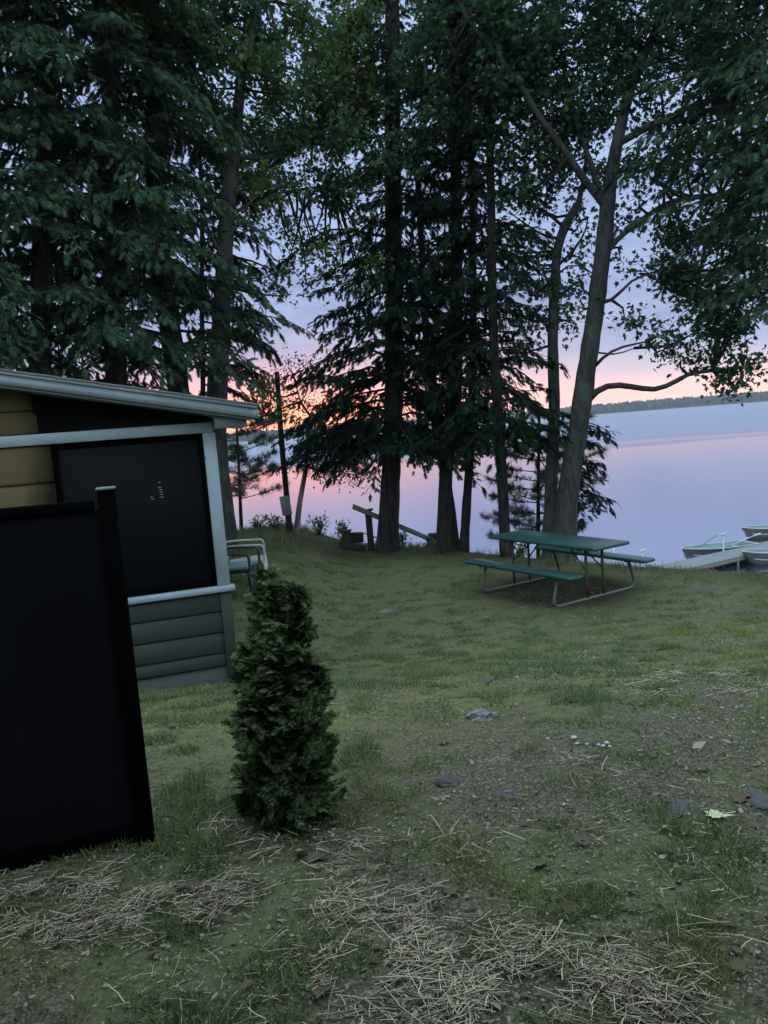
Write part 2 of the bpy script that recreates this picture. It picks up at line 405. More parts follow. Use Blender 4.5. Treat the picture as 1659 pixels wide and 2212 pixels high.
def lake_mat(t):
    g = t.n('ShaderNodeNewGeometry'); s = t.n('ShaderNodeSeparateXYZ'); t.l(g, 'Position', s, 0)
    mpn = t.n('ShaderNodeMapping'); mpn.inputs['Scale'].default_value = (0.004, 0.016, 1); t.l(g, 'Position', mpn, 0)
    n1 = t.noise(1.0, 4, 0.6, mpn.outputs[0])
    yy = t.math('ADD', s.outputs[1], t.math('MULTIPLY', t.math('SUBTRACT', n1, 0.5), 150.0))
    breeze = t.ramp(t.math('DIVIDE', yy, 400.0), [(0.42, (0, 0, 0)), (0.56, (1, 1, 1))])     # breeze ripples out on the lake
    rough = t.math('ADD', 0.085, t.math('MULTIPLY', breeze, 0.26))
    mp3 = t.n('ShaderNodeMapping'); mp3.inputs['Scale'].default_value = (0.35, 1.6, 1); t.l(g, 'Position', mp3, 0)
    rip = t.noise(1.0, 5, 0.6, mp3.outputs[0])
    bp = t.n('ShaderNodeBump'); bp.inputs['Strength'].default_value = 0.10; bp.inputs['Distance'].default_value = 0.10
    t.t.links.new(rip, bp.inputs['Height'])
    gl = t.n('ShaderNodeBsdfGlossy'); gl.inputs[0].default_value = (0.74, 0.76, 0.82, 1)
    t.t.links.new(rough, gl.inputs['Roughness']); t.l(bp, 0, gl, 'Normal')
    df = t.n('ShaderNodeBsdfDiffuse'); df.inputs[0].default_value = (0.012, 0.045, 0.11, 1)
    mx = t.n('ShaderNodeMixShader'); t.t.links.new(t.math('SUBTRACT', 0.92, t.math('MULTIPLY', breeze, 0.40)), mx.inputs[0])
    t.l(df, 0, mx, 1); t.l(gl, 0, mx, 2)
    return mx.outputs[0]
M['lake'] = mat('lake_water', lake_mat)
M['farland'] = mat('far_shore_ground', lambda t: pbr(t, (0.03, 0.04, 0.03), 1.0))

# ------------------------------------------------------------------ the setting: ground, lake, far shore
def axis_steps(*segs):
    out = []
    for a, b, st in segs: out.append(np.arange(a, b, st))
    return np.concatenate(out + [[segs[-1][1]]])
gx = axis_steps((-600, -60, 45), (-60, -12, 3), (-12, -4.5, 0.3), (-4.5, 6.5, 0.055), (6.5, 15, 0.3), (15, 60, 3), (60, 600, 45))
gy = axis_steps((-300, -20, 35), (-20, 0.6, 1.0), (0.6, 7, 0.045), (7, 17.5, 0.075), (17.5, 40, 0.7), (40, 160, 12))
GX, GY = np.meshgrid(gx, gy)
GZ = zg(GX, GY)
near = smooth(9, 3, GY) * smooth(6, 3, np.abs(GX))
GZ = GZ + near * ((fnoise(GX * 14, GY * 14, 5, 3) - 0.5) * 0.022)
nx, ny = len(gx), len(gy)
idx = np.arange(nx * ny).reshape(ny, nx)
gm = MB().add(np.stack([GX, GY, GZ], -1).reshape(-1, 3), np.stack([idx[:-1, :-1], idx[:-1, 1:], idx[1:, 1:], idx[1:, :-1]], -1).reshape(-1, 4))
ground = gm.build('ground', M['ground'], None, True); ground['kind'] = 'structure'

def blob(x, y, cx, cy, rx, ry): return np.exp(-(((x - cx) / rx) ** 2 + ((y - cy) / ry) ** 2))
TABLE_C = np.array([2.375, 10.75])
def cover_maps(x, y):
    n = fnoise(x * 0.7, y * 0.7, 21); n2 = fnoise(x * 2.2, y * 1.6, 31)
    grass = 0.78 + 0.04 * smooth(2.5, 8.0, y) + (n - 0.5) * 1.0 + (n2 - 0.5) * 1.2
    grass = grass - 0.38 * blob(x, y, 1.15, 3.6, 1.3, 0.9) - 0.35 * smooth(2.6, 1.8, y) + 0.3 * blob(x, y, 2.2, 6.6, 1.6, 1.3) + 0.25 * blob(x, y, -1.0, 4.4, 0.6, 0.8)
    moss = 0.95 * blob(x, y, 0.0, 4.9, 0.9, 1.0) + 0.55 * smooth(.55, .7, fnoise(x * 1.1, y * 1.1, 91)) * smooth(7, 3, y) + 0.8 * blob(x, y, -1.5, 5.3, 0.6, 0.8) + 0.5 * blob(x, y, 0.5, 7.4, 1.3, 0.7)
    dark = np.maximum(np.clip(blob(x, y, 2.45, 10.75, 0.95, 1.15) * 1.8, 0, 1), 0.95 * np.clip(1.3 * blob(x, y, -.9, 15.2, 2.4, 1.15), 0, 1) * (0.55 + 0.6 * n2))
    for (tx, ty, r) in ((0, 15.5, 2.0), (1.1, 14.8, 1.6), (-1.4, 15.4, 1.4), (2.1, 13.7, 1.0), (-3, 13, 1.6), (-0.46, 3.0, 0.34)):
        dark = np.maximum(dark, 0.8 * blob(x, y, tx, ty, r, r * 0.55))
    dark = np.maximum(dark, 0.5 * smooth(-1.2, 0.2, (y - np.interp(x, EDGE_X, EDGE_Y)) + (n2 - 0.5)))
    return np.clip(grass, 0, 1), np.clip(moss, 0, 1), np.clip(dark, 0, 1)
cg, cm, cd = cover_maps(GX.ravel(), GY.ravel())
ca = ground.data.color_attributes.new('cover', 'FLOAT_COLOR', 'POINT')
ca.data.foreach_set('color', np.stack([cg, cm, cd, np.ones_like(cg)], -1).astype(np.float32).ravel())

lx = np.array([-4000, 4000.0]); ly = np.array([-300, 5000.0])
lake = MB().add([[lx[0], 5, WATER_Z], [lx[1], 5, WATER_Z], [lx[1], 2250, WATER_Z], [lx[0], 2250, WATER_Z]], np.array([[0, 1, 2, 3]])).build('lake', M['lake'])
lake['kind'] = 'structure'

fx = np.arange(-2600, 2601, 40.0); fy = np.array([1480, 1500, 1530, 1650, 2200.0])
FXX, FYY = np.meshgrid(fx, fy)
shore_y = 30 * (fnoise(FXX / 260, 0 * FXX, 5) - 0.5)
prof = np.interp(FYY, fy, [-8, -5.4, -3.5, 1.0, 2.0]) + np.interp(FYY, fy, [0, 0, 1, 4, 8]) * fnoise(FXX / 500, FYY / 500, 8)
fi = np.arange(FXX.size).reshape(FXX.shape)
fs = MB().add(np.stack([FXX, FYY + shore_y, prof], -1).reshape(-1, 3), np.stack([fi[:-1, :-1], fi[:-1, 1:], fi[1:, 1:], fi[1:, :-1]], -1).reshape(-1, 4)).build('far_shore', M['farland'], None, True)
fs['kind'] = 'structure'

# woods on the far shore: many small uneven crowns, one mass
def crown_tpl(kind, rng):
    if kind == 0:   # spire
        lv = [(0.0, 0.24), (0.25, 0.2), (0.5, 0.15), (0.75, 0.08), (1.0, 0.0)]
    else:           # round top
        lv = [(0.0, 0.2), (0.25, 0.34), (0.55, 0.38), (0.82, 0.24), (1.0, 0.03)]
    V = []; S = 5
    for h, r in lv:
        for k in range(S):
            a = 2 * math.pi * k / S; q = r * rng.uniform(0.75, 1.25)
            V.append((q * math.cos(a), q * math.sin(a), h + rng.uniform(-0.03, 0.03)))
    F = [[i * S + k, i * S + (k + 1) % S, (i + 1) * S + (k + 1) % S, (i + 1) * S + k] for i in range(len(lv) - 1) for k in range(S)]
    return np.array(V), np.array(F)
ff = MB()
for kind, cnt in ((0, 1100), (1, 1900)):
    for rep in range(3):
        n = cnt // 3
        x = RNG.uniform(-1500, 1500, n); y = 1500 + RNG.uniform(4, 70, n)
        y = y + 30 * (fnoise(x / 260, 0 * x, 5) - 0.5)
        h = RNG.uniform(13, 18, n) * (0.85 + 0.3 * fnoise(x / 180, y / 180, 12)) + (2.5 if kind == 0 else 0) * RNG.random(n)
        z = np.interp(y, fy, [-8, -5.4, -3.5, 1.0, 2.0]) - 0.5
        scatter(ff, crown_tpl(kind, RNG), np.stack([x, y, z], -1), np.stack([np.cos(x), np.sin(x), 0 * x], -1), (0, 0, 1), h)
far = ff.build('far_forest', M['far_forest']); tag(far, 'dark wooded far shore across the lake', 'forest', kind='stuff')

# ------------------------------------------------------------------ leaf templates
def diamonds(segs):
    V = []; F = []
    for a, b, wd in segs:
        a = np.array(a, float); b = np.array(b, float); d = unit(b - a)
        s = np.array([-d[1], d[0], 0]); s = s / (np.linalg.norm(s) + 1e-9) * wd
        m = a + (b - a) * 0.45; k = len(V)
        V += [a, m + s, b, m - s]; F.append([k, k + 1, k + 2, k + 3])
    return np.array(V), np.array(F)
def spray_tpl(n=4, w_=0.052, spread=0.42, droop=0.30, tri=False):
    segs = [((0, 0, 0), (1, 0, 0), w_ * 0.8)]
    for i in range(n):
        for s in (-1, 1):
            x = 0.08 + 0.78 * (i + (0.3 if s > 0 else 0)) / n
            ln = spread * (1 - 0.62 * i / n); a = math.radians(48)
            segs.append(((x, 0, 0), (x + ln * math.cos(a), s * ln * math.sin(a), -0.06 * ln), w_))
    V, F = diamonds(segs)
    if tri:
        V = V.reshape(-1, 4, 3); tip = V[:, 2]; wv = V[:, 1] - V[:, 3]
        V = np.stack([V[:, 0] + wv * .5, tip, V[:, 0] - wv * .5], 1).reshape(-1, 3); F = np.arange(len(V)).reshape(-1, 3)
    V[:, 2] -= droop * V[:, 0] ** 2 + 0.12 * np.abs(V[:, 1])
    return V, F
SPRAY = spray_tpl(5, 0.075, 0.46, 0.30, True)
THUJA = spray_tpl(6, 0.066, 0.5, 0.12, True)
def maple_tpl():
    pts = [(0, 0), (-.05, .32), (.24, .24), (.40, .52), (.50, .20), (1.0, 0)]
    o = pts + [(x, -y) for x, y in pts[-2:0:-1]]
    V = np.array([(x, y, -0.18 * abs(y) - 0.15 * x * x) for x, y in o]); n = len(o)
    V = np.concatenate([V, [[0.35, 0, 0.0]]]); F = np.array([[n, i, (i + 1) % n] for i in range(n)])
    return V, F
MAPLE = maple_tpl()
OVAL = (np.array([(0, 0, 0), (.35, .26, -.05), (1, 0, -.15), (.35, -.26, -.05), (.45, 0, .02)]), np.array([[0, 4, 1], [1, 4, 2], [2, 4, 3], [3, 4, 0]]))
def tuft_tpl():
    segs = []; V = []; F = []
    r = np.random.default_rng(3)
    for k in range(14):
        d = unit(np.array([r.uniform(0.2, 1), r.uniform(-1, 1), r.uniform(-0.8, 0.9)]))
        s = unit(np.cross(d, r.normal(size=3))) * 0.022
        i = len(V); V += [np.zeros(3) + s, np.zeros(3) - s, d]; F.append([i, i + 1, i + 2])
    return np.array(V), np.array(F)
TUFT = tuft_tpl()

# ------------------------------------------------------------------ tree builders
def trunk_line(pix, depth, top=None, base=None, extra=4.0):
    """a trunk as 3-D points: image bearings at one depth, down to the ground and on above"""
    dep = depth if isinstance(depth, (list, tuple)) else [depth] * len(pix)
    P = [at_depth(u, v, d) for (u, v), d in zip(pix, dep)]
    b = P[0].copy(); b[2] = float(zg(b[0], b[1])) - 0.15
    if P[0][2] - b[2] > 0.3: P = [b] + P
    else: P[0] = b
    if extra:
        d = unit(P[-1] - P[-2]); d = unit(d + np.array([0, 0, 0.8])); P.append(P[-1] + d * extra)
    return np.array(P)

def build_trunk(P, r0, r1, flare=1.5, sides=14, step=0.22):
    Q = resample(P, step); n = len(Q); t = np.linspace(0, 1, n)
    R = r0 + (r1 - r0) * t
    h = np.linalg.norm(Q - Q[0], axis=1)
    R = R * (1 + (flare - 1) * np.exp(-h / 0.35))
    mb = MB(); tube(mb, Q, R, sides, True, 0.13); return mb, Q, R

def boughs(tr, hs, L, az, rng, sp, br, density=1.0, sag=0.45, size=0.18, rise=0.2):
    """drooping conifer boughs: tr = trunk points; hs heights; returns sprays in sp, wood in br"""
    d = np.concatenate([[0], np.cumsum(np.linalg.norm(np.diff(tr, axis=0), axis=1))])
    for h, l, a in zip(hs, L, az):
        p = np.array([np.interp(h, d, tr[:, k]) for k in range(3)])
        dirh = np.array([math.cos(a), math.sin(a), 0.0]); lat = np.array([-dirh[1], dirh[0], 0])
        bend = rng.normal(0, 0.2)
        ts = np.linspace(0, 1, 7)
        sg = sag * rng.uniform(.45, 1.75); ri = rise * rng.uniform(.2, 1.8)
        C = p + l * (ts[:, None] * dirh + (bend * ts ** 2)[:, None] * lat + (ri * ts - sg * ts ** 2 + .04 * np.sin(ts * 7 + bend * 40))[:, None] * np.array([0, 0, 1.0]))
        tube(br, C, np.linspace(0.012 + 0.008 * l, 0.004, 7), 5, False)
        nb = max(5, int(l / 0.060 * density))
        for k in range(nb):
            t = 0.12 + 0.86 * (k + rng.random()) / nb; s = 1 if k % 2 else -1
            b = np.array([np.interp(t, ts, C[:, q]) for q in range(3)])
            tan = unit(C[min(6, int(t * 6) + 1)] - C[int(t * 6)] if int(t * 6) < 6 else C[6] - C[5])
            ln = (0.16 + 0.30 * l * (1 - t) ** 0.8 * min(1, t * 4)) * rng.uniform(0.6, 1.25)
            dd = unit(tan * rng.uniform(0.45, 0.8) + lat * s * rng.uniform(0.6, 0.95) + np.array([0, 0, rng.uniform(-0.35, 0.05)]))
            m = max(1, int(ln / 0.075)); q = (np.arange(m) + rng.random(m) * 0.6)[:, None] * (ln / m)
            pos = b + dd * q - np.array([0, 0, 0.35]) * q * q
            xd = dd + lat * rng.normal(0, 0.35, (m, 1)) + dirh * rng.normal(0.15, 0.3, (m, 1)) + np.array([0, 0, 1.0]) * rng.normal(-0.42, 0.40, (m, 1))
            up = np.array([0, 0, 1.0]) + rng.normal(0, 0.55, (m, 3))
            sp.append((pos, xd, up, size * rng.uniform(0.6, 1.15, m)))
        tan = unit(C[6] - C[5])
        sp.append((C[6][None], (tan + [0, 0, -0.3])[None], np.array([[0, 0, 1.0]]), np.array([size * 1.1])))

def flush(mb, tpl, sp):
    if not sp: return
    P, X, U, S = (np.concatenate([s[i] for s in sp]) for i in range(4))
    scatter(mb, tpl, P, X, U, S)

def hemlock(label, pix, depth, r0, r1, hrange, n, Lf, seed, azf=None, leafmat='hemlock', density=1.0, extra=4.0, sag=0.45, named=(), name='hemlock_tree', size=0.18, flare=1.5, hpow=1.0):
    rng = np.random.default_rng(seed)
    P = trunk_line(pix, depth, extra=extra)
    tm, Q, R = build_trunk(P, r0, r1, flare)
    root = empty(name, tuple(Q[0] + np.array([0, 0, 0.12])), label, 'tree')
    part(tm, 'trunk', M['bark_hemlock'], root, True)
    hs = hrange[0] + (hrange[1] - hrange[0]) * np.linspace(0, 1, n) ** hpow + rng.normal(0, 0.08, n)
    az = (np.arange(n) * 2.399 + rng.normal(0, 0.4, n)) if azf is None else np.array([azf(rng) for _ in range(n)])
    L = np.array([Lf(h) for h in hs]) * rng.uniform(0.65, 1.15, n)
    sp = []; br = MB()
    boughs(Q, hs, L, az, rng, sp, br, density, sag, size)
    for h, a, l in named: boughs(Q, [h], [l], [math.radians(a)], rng, sp, br, density * 1.25, sag * 0.8, size)
    tag(part(br, 'branches', M['bark_twig'], root), kind='stuff')
    cm_ = MB(); flush(cm_, SPRAY, sp); tag(part(cm_, 'crown', M[leafmat], root), kind='stuff')
    return root, Q

def twig_clump(c, rad, nt, lpt, rng, pos, xd, up, br, anchor=None, lsz=0.11, scales=None):
    """leafy twigs through an ellipsoid, joined to the limb by a small branch"""
    c = np.asarray(c, float)
    if anchor is not None:
        mid = (anchor + c) / 2 + rng.normal(0, 0.08, 3) + np.array([0, 0, -0.05])
        tube(br, resample([anchor, mid, c], 0.25), np.linspace(0.03, 0.008, len(resample([anchor, mid, c], 0.25))), 5, False)
    for k in range(nt):
        d = unit(rng.normal(size=3)); r = rng.random() ** (1 / 2.4)
        e = c + d * r * rad
        s0 = c + (e - c) * rng.uniform(0.1, 0.45)
        if k % 2 == 0: tube(br, np.array([s0, (s0 + e) / 2 + rng.normal(0, 0.03, 3), e]), np.array([0.008, 0.006, 0.003]), 3, False)
        m = rng.poisson(lpt) + 1
        q = e + rng.normal(0, 0.13, (m, 3)) * np.array([1, 1, 0.8]) - (e - s0) * rng.random((m, 1)) * 0.4
        pos.append(q); xd.append(unit(rng.normal(0, 1, (m, 3)) + np.array([0, 0, -0.45]) + (e - c) * 0.6))
        up.append(np.array([0, 0, 1.0]) + rng.normal(0, 0.55, (m, 3))); scales.append(lsz * rng.uniform(0.65, 1.2, m))

def fill(u0, u1, v0, v1, n, d0, d1, ru, rv, dens, seed):
    r = np.random.default_rng(seed)
    return [(r.uniform(u0, u1), r.uniform(v0, v1), ru * r.uniform(.6, 1.3), rv * r.uniform(.6, 1.3), r.uniform(d0, d1), dens * r.uniform(.5, 1.3)) for _ in range(n)]

def maple(label, pix, depth, r0, r1, limbs, clumps, seed, leafmat='maple', lsz=0.10, barkmat='bark_maple', name='maple_tree', tpl=MAPLE, extra=0.0, per=38.0, flare=1.4):
    """limbs: list of (pixel polyline, depth list or value, r start, r end); clumps: (u, v, ru, rv, depth, density)"""
    rng = np.random.default_rng(seed)
    P = trunk_line(pix, depth, extra=extra)
    tm, Q, R = build_trunk(P, r0, r1, flare)
    root = empty(name, tuple(Q[0] + np.array([0, 0, 0.12])), label, 'tree')
    part(tm, 'trunk', M[barkmat], root, True)
    wood = [Q[len(Q) // 3:]]
    for lp, ld, a, b in limbs:
        dl = ld if isinstance(ld, (list, tuple)) else [ld] * len(lp)
        LP = resample([at_depth(u, v, d) for (u, v), d in zip(lp, dl)], 0.18)
        lm = MB(); tube(lm, LP, np.linspace(a, b, len(LP)), 9, True, 0.12)
        part(lm, 'limb', M[barkmat], root, True); wood.append(LP)
    W = np.concatenate(wood)
    pos, xd, up, sc = [], [], [], []; br = MB()
    for (u, v, ru, rv, d, dens) in clumps:
        c = at_depth(u, v, d); k = d / FPX
        rx, rz = ru * k, rv * k; ry = max(rx, rz) * 0.9
        # split a large clump into smaller leafy tufts
        area = math.pi * rx * rz
        nsub = max(1, int(area / 0.22))
        for s in range(nsub):
            q = unit(rng.normal(size=3)) * (rng.random() ** (1 / 2.0)) if nsub > 1 else np.zeros(3)
            cc = c + q * np.array([rx, ry, rz]) * 0.85
            dist = np.linalg.norm(W - cc, axis=1); a = W[np.argmin(dist)] if s % 2 == 0 or nsub < 4 else c + (cc - c) * 0.3
            rr = np.array([0.36, 0.36, 0.26]) * rng.uniform(0.75, 1.25)
            nt = max(2, int(per * dens * rng.uniform(0.6, 1.3) * 0.42))
            twig_clump(cc, rr, nt, 7, rng, pos, xd, up, br, a, lsz, sc)
    tag(part(br, 'branches', M['bark_twig'], root), kind='stuff')
    cm_ = MB(); scatter(cm_, tpl, np.concatenate(pos), np.concatenate(xd), np.concatenate(up), np.concatenate(sc))
    tag(part(cm_, 'crown', M[leafmat], root), kind='stuff')
    return root, Q
#__TREES__
# ------------------------------------------------------------------ trees
hemlock('tall dark hemlock with the thickest lone trunk, beside the handrail', [(835, 1190), (843, 1050), (850, 900), (851, 700), (850, 500), (848, 250), (847, 30)],
        15.5, 0.205, 0.115, (2.2, 14), 165, lambda h: 2.15 if h < 6.5 else (1.5 if h < 9 else 1.3), 1, density=.7, hpow=1.45,
        named=((2.55, 185, 2.5), (2.7, 205, 2.2), (2.4, 160, 1.6), (3.0, 175, 2.2), (3.6, 190, 2.1), (2.5, 300, 1.4), (2.4, 10, 1.2)), flare=1.45)
hemlock('hemlock trunk left of the three-stem clump, behind the bottom rail post', [(957, 1192), (962, 1050), (969, 950), (984, 830), (986, 650), (985, 400), (983, 60)],
        14.8, 0.14, 0.07, (2.9, 12.5), 66, lambda h: 1.4 if h < 6 else 1.1, 2, flare=1.3, hpow=1.4, density=.66)
hemlock('thin hemlock stem leaning left across the three-stem clump', [(985, 1192), (973, 1085), (955, 970), (934, 850), (920, 730), (912, 560)],
        15.1, 0.085, 0.05, (3.6, 8.5), 26, lambda h: 1.1, 3, extra=2.0, flare=1.3)
hemlock('slim straight hemlock on the right of the three-stem clump', [(1000, 1192), (1011, 1042), (1017, 960), (1021, 830), (1022, 650), (1020, 420)],
        14.9, 0.09, 0.05, (2.9, 10.5), 60, lambda h: 1.2, 4, extra=3.0, flare=1.3, density=.66)
hemlock('dark hemlock whose trunk stands directly behind the picnic table top', [(1093, 1210), (1088, 1100), (1082, 985), (1074, 850), (1066, 720), (1062, 560), (1060, 380)],
        13.7, 0.10, 0.055, (2.2, 10.5), 82, lambda h: 1.35 if h < 6 else 1.1, 5, extra=3.0, flare=1.3, hpow=1.4, density=.68,
        named=((2.3, 200, 1.0), (2.2, 15, 1.3), (2.6, 340, 1.4), (2.9, 20, 1.5)))
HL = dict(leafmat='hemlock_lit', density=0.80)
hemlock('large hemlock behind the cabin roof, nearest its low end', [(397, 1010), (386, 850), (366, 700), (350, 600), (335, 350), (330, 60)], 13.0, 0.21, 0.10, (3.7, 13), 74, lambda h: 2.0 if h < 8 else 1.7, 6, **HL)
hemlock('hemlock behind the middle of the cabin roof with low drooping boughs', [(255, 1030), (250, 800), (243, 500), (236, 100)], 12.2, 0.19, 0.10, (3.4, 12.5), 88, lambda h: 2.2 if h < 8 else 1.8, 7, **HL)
hemlock('hemlock at the left edge of the picture above the painted tan reflection', [(78, 1050), (85, 800), (95, 400), (98, 60)], 11.6, 0.18, 0.09, (3.0, 12), 96, lambda h: 2.1 if h < 8 else 1.8, 8, **HL)
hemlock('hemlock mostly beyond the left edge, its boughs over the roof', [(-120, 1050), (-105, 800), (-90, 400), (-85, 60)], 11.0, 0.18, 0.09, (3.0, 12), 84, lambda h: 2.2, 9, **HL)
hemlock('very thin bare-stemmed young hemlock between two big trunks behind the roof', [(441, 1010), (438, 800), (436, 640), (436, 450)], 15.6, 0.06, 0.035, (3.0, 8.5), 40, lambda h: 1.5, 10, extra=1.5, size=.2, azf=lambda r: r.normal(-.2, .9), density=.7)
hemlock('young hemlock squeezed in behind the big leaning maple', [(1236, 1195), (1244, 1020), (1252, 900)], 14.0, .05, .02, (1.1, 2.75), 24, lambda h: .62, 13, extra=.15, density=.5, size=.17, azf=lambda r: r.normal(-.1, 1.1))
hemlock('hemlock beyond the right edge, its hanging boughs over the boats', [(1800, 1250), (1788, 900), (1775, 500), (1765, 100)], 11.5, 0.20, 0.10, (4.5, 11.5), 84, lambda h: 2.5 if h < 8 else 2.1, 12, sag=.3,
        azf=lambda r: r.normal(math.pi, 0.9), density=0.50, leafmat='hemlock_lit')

maple('big grey maple leaning right, with a long low limb over the lake', [(1215, 1195), (1228, 1060), (1248, 930), (1275, 750), (1298, 580), (1315, 420)], 13.3, 0.195, 0.125,
      [([(1314, 430), (1335, 300), (1368, 170), (1410, 80), (1455, -10), (1485, -110)], 13.3, 0.115, 0.05),
       ([(1316, 455), (1270, 398), (1215, 320), (1165, 250), (1120, 180), (1060, 100), (1015, 50), (960, -60)], [13.3, 13.2, 13.1, 13, 12.9, 12.8, 12.7, 12.6], 0.068, 0.03),
       ([(1306, 440), (1268, 330), (1235, 230), (1215, 130), (1200, -20)], [13.3, 13.5, 13.7, 13.9, 14.1], 0.05, 0.025),
       ([(1336, 310), (1380, 285), (1425, 262), (1475, 262), (1520, 240), (1580, 228), (1660, 200)], [13.3, 13.1, 12.9, 12.7, 12.5, 12.3, 12.1], 0.065, 0.025),
       ([(1308, 555), (1327, 524), (1380, 480), (1443, 438), (1520, 422), (1599, 428), (1675, 465)], [13.3, 13.3, 13.4, 13.6, 13.7, 13.8, 13.9], 0.05, 0.018),
       ([(1272, 862), (1300, 838), (1340, 832), (1380, 838), (1420, 840), (1455, 826), (1490, 808), (1540, 800)], [13.3, 13.2, 13.1, 13, 12.9, 12.8, 12.7, 12.6], 0.06, 0.03),
       ([(1286, 790), (1312, 765), (1350, 748), (1400, 738)], [13.3, 13.1, 12.9, 12.8], 0.032, 0.012),
       ([(1282, 760), (1330, 765), (1370, 752)], [13.3, 13.5, 13.6], 0.02, 0.008),
       ([(1294, 655), (1325, 645), (1368, 605), (1420, 585)], [13.3, 13.2, 13, 12.9], 0.035, 0.012)],
      [(1100, 50, 130, 80, 13.2, .9), (1250, 40, 140, 80, 13.4, 1), (1400, 50, 110, 80, 13.2, .9), (1550, 50, 110, 80, 12.8, 1), (950, 60, 80, 80, 12.9, .8), (970, 210, 80, 70, 13.2, .55),
       (1180, 170, 100, 80, 13.5, .9), (1300, 190, 70, 80, 13.5, .9), (1430, 185, 70, 60, 13.0, .7), (1560, 160, 90, 60, 12.5, .9), (1080, 270, 80, 80, 13.2, .9), (1230, 320, 60, 70, 13.7, .8),
       (1410, 330, 60, 40, 13.0, .45), (1530, 310, 70, 50, 12.6, .7), (1610, 370, 60, 50, 12.7, .8), (1160, 400, 70, 40, 13.4, .7), (1380, 425, 50, 35, 13.5, .6), (1470, 500, 70, 45, 13.6, .8),
       (1560, 500, 70, 50, 13.7, .8), (1400, 590, 50, 35, 13.0, .7), (1490, 620, 80, 45, 13.0, .9), (1350, 690, 40, 25, 13.2, .6), (1420, 715, 60, 35, 12.9, .9), (1540, 720, 100, 50, 12.7, 1.2),
       (1470, 775, 50, 25, 12.7, .9), (1590, 785, 80, 35, 12.5, 1.2), (1575, 835, 28, 16, 12.6, .8), (1340, 560, 45, 25, 13.5, .6), (1250, 660, 22, 22, 13.3, .6)]
      + fill(930, 1640, -60, 120, 34, 12.4, 14.5, 55, 38, .7, 1) + fill(1020, 1330, 100, 420, 30, 12.6, 14.4, 50, 36, .8, 2) + fill(1400, 1650, 80, 420, 24, 12.4, 14, 45, 30, .7, 3)
      + fill(1430, 1650, 440, 770, 26, 12.4, 13.8, 42, 28, .8, 4) + fill(870, 1060, 0, 360, 34, 13, 15.4, 46, 36, .8, 6) + fill(1060, 1320, 20, 430, 26, 13.4, 14.8, 50, 38, .8, 18) + fill(1330, 1650, 60, 560, 34, 13.0, 14.8, 46, 34, .75, 19), 21, leafmat='maple')
maple('slimmer grey maple just left of the big leaning maple', [(1186, 1197), (1190, 1060), (1197, 900), (1194, 720), (1202, 560), (1217, 498), (1248, 442)], 13.9, 0.125, 0.075,
      [([(1248, 445), (1262, 380), (1270, 300)], 13.9, 0.055, 0.02), ([(1203, 575), (1235, 545), (1262, 505), (1270, 470)], 14.0, 0.03, 0.012),
       ([(1200, 610), (1175, 622), (1150, 640)], [13.9, 13.8, 13.7], 0.025, 0.008), ([(1207, 590), (1240, 570), (1272, 588)], 14.1, 0.02, 0.008)],
      [(1140, 520, 45, 35, 13.8, .8), (1120, 450, 60, 40, 13.9, .8), (1170, 620, 35, 20, 13.7, .6), (1245, 600, 25, 18, 14.1, .5), (1150, 690, 40, 30, 14.0, .5), (1240, 700, 30, 20, 14.0, .5), (1260, 390, 40, 40, 14.0, .6)] + fill(1100, 1280, 420, 760, 22, 13.5, 14.5, 30, 22, .55, 20),
      22, leafmat='maple')
maple('broad maple with a thick dark trunk rising behind the roof end', [(470, 1010), (467, 900), (472, 800), (480, 650), (490, 480), (505, 330), (512, 260)], 13.6, 0.215, 0.11,
      [([(512, 265), (520, 180), (540, 90), (565, -40)], 13.6, 0.10, 0.05), ([(506, 320), (460, 230), (420, 150), (375, 60), (350, -30)], [13.6, 13.4, 13.2, 13, 12.8], 0.07, 0.03),
       ([(506, 335), (560, 342), (610, 330), (670, 300), (740, 250)], [13.6, 13.9, 14.2, 14.5, 14.8], 0.05, 0.018), ([(472, 800), (500, 778), (522, 752), (548, 725)], 13.4, 0.03, 0.01),
       ([(482, 560), (452, 500), (436, 440)], 13.4, 0.04, 0.015), ([(492, 470), (560, 430), (640, 410), (720, 400)], [13.6, 14, 14.4, 14.8], 0.035, 0.012)],
      [(250, 50, 100, 70, 12.8, 1), (390, 60, 100, 70, 13.2, 1), (520, 50, 90, 60, 13.7, 1), (640, 55, 80, 65, 14.2, .9), (750, 90, 70, 80, 14.6, .8), (330, 170, 80, 50, 12.9, 1), (470, 190, 70, 50, 13.3, .6),
       (600, 170, 70, 50, 14.2, .8), (700, 190, 60, 50, 14.5, .8), (560, 290, 50, 30, 13.9, .6), (420, 290, 80, 40, 13.2, .8), (650, 280, 70, 45, 14.2, .8), (750, 300, 55, 50, 14.7, .8), (610, 400, 60, 40, 14.2, .8),
       (715, 410, 60, 50, 14.6, .8), (560, 480, 40, 35, 14, .7), (640, 510, 45, 35, 14.3, .7), (560, 600, 35, 35, 14, .6), (620, 640, 40, 30, 14.2, .5), (570, 830, 32, 45, 14.4, .9), (605, 890, 38, 32, 14.6, .9), (545, 700, 30, 30, 13.6, .6)]
      + fill(190, 820, -60, 150, 40, 12.6, 15.5, 55, 38, .75, 7) + fill(380, 830, 130, 440, 40, 13.0, 16, 46, 34, .7, 8) + fill(530, 820, 400, 640, 26, 14, 16, 38, 28, .6, 9) + fill(540, 830, 100, 420, 34, 13.6, 16.2, 46, 34, .8, 16) + fill(620, 830, 0, 300, 14, 15.9, 16.8, 60, 45, .8, 17),
      23, leafmat='maple_lit')
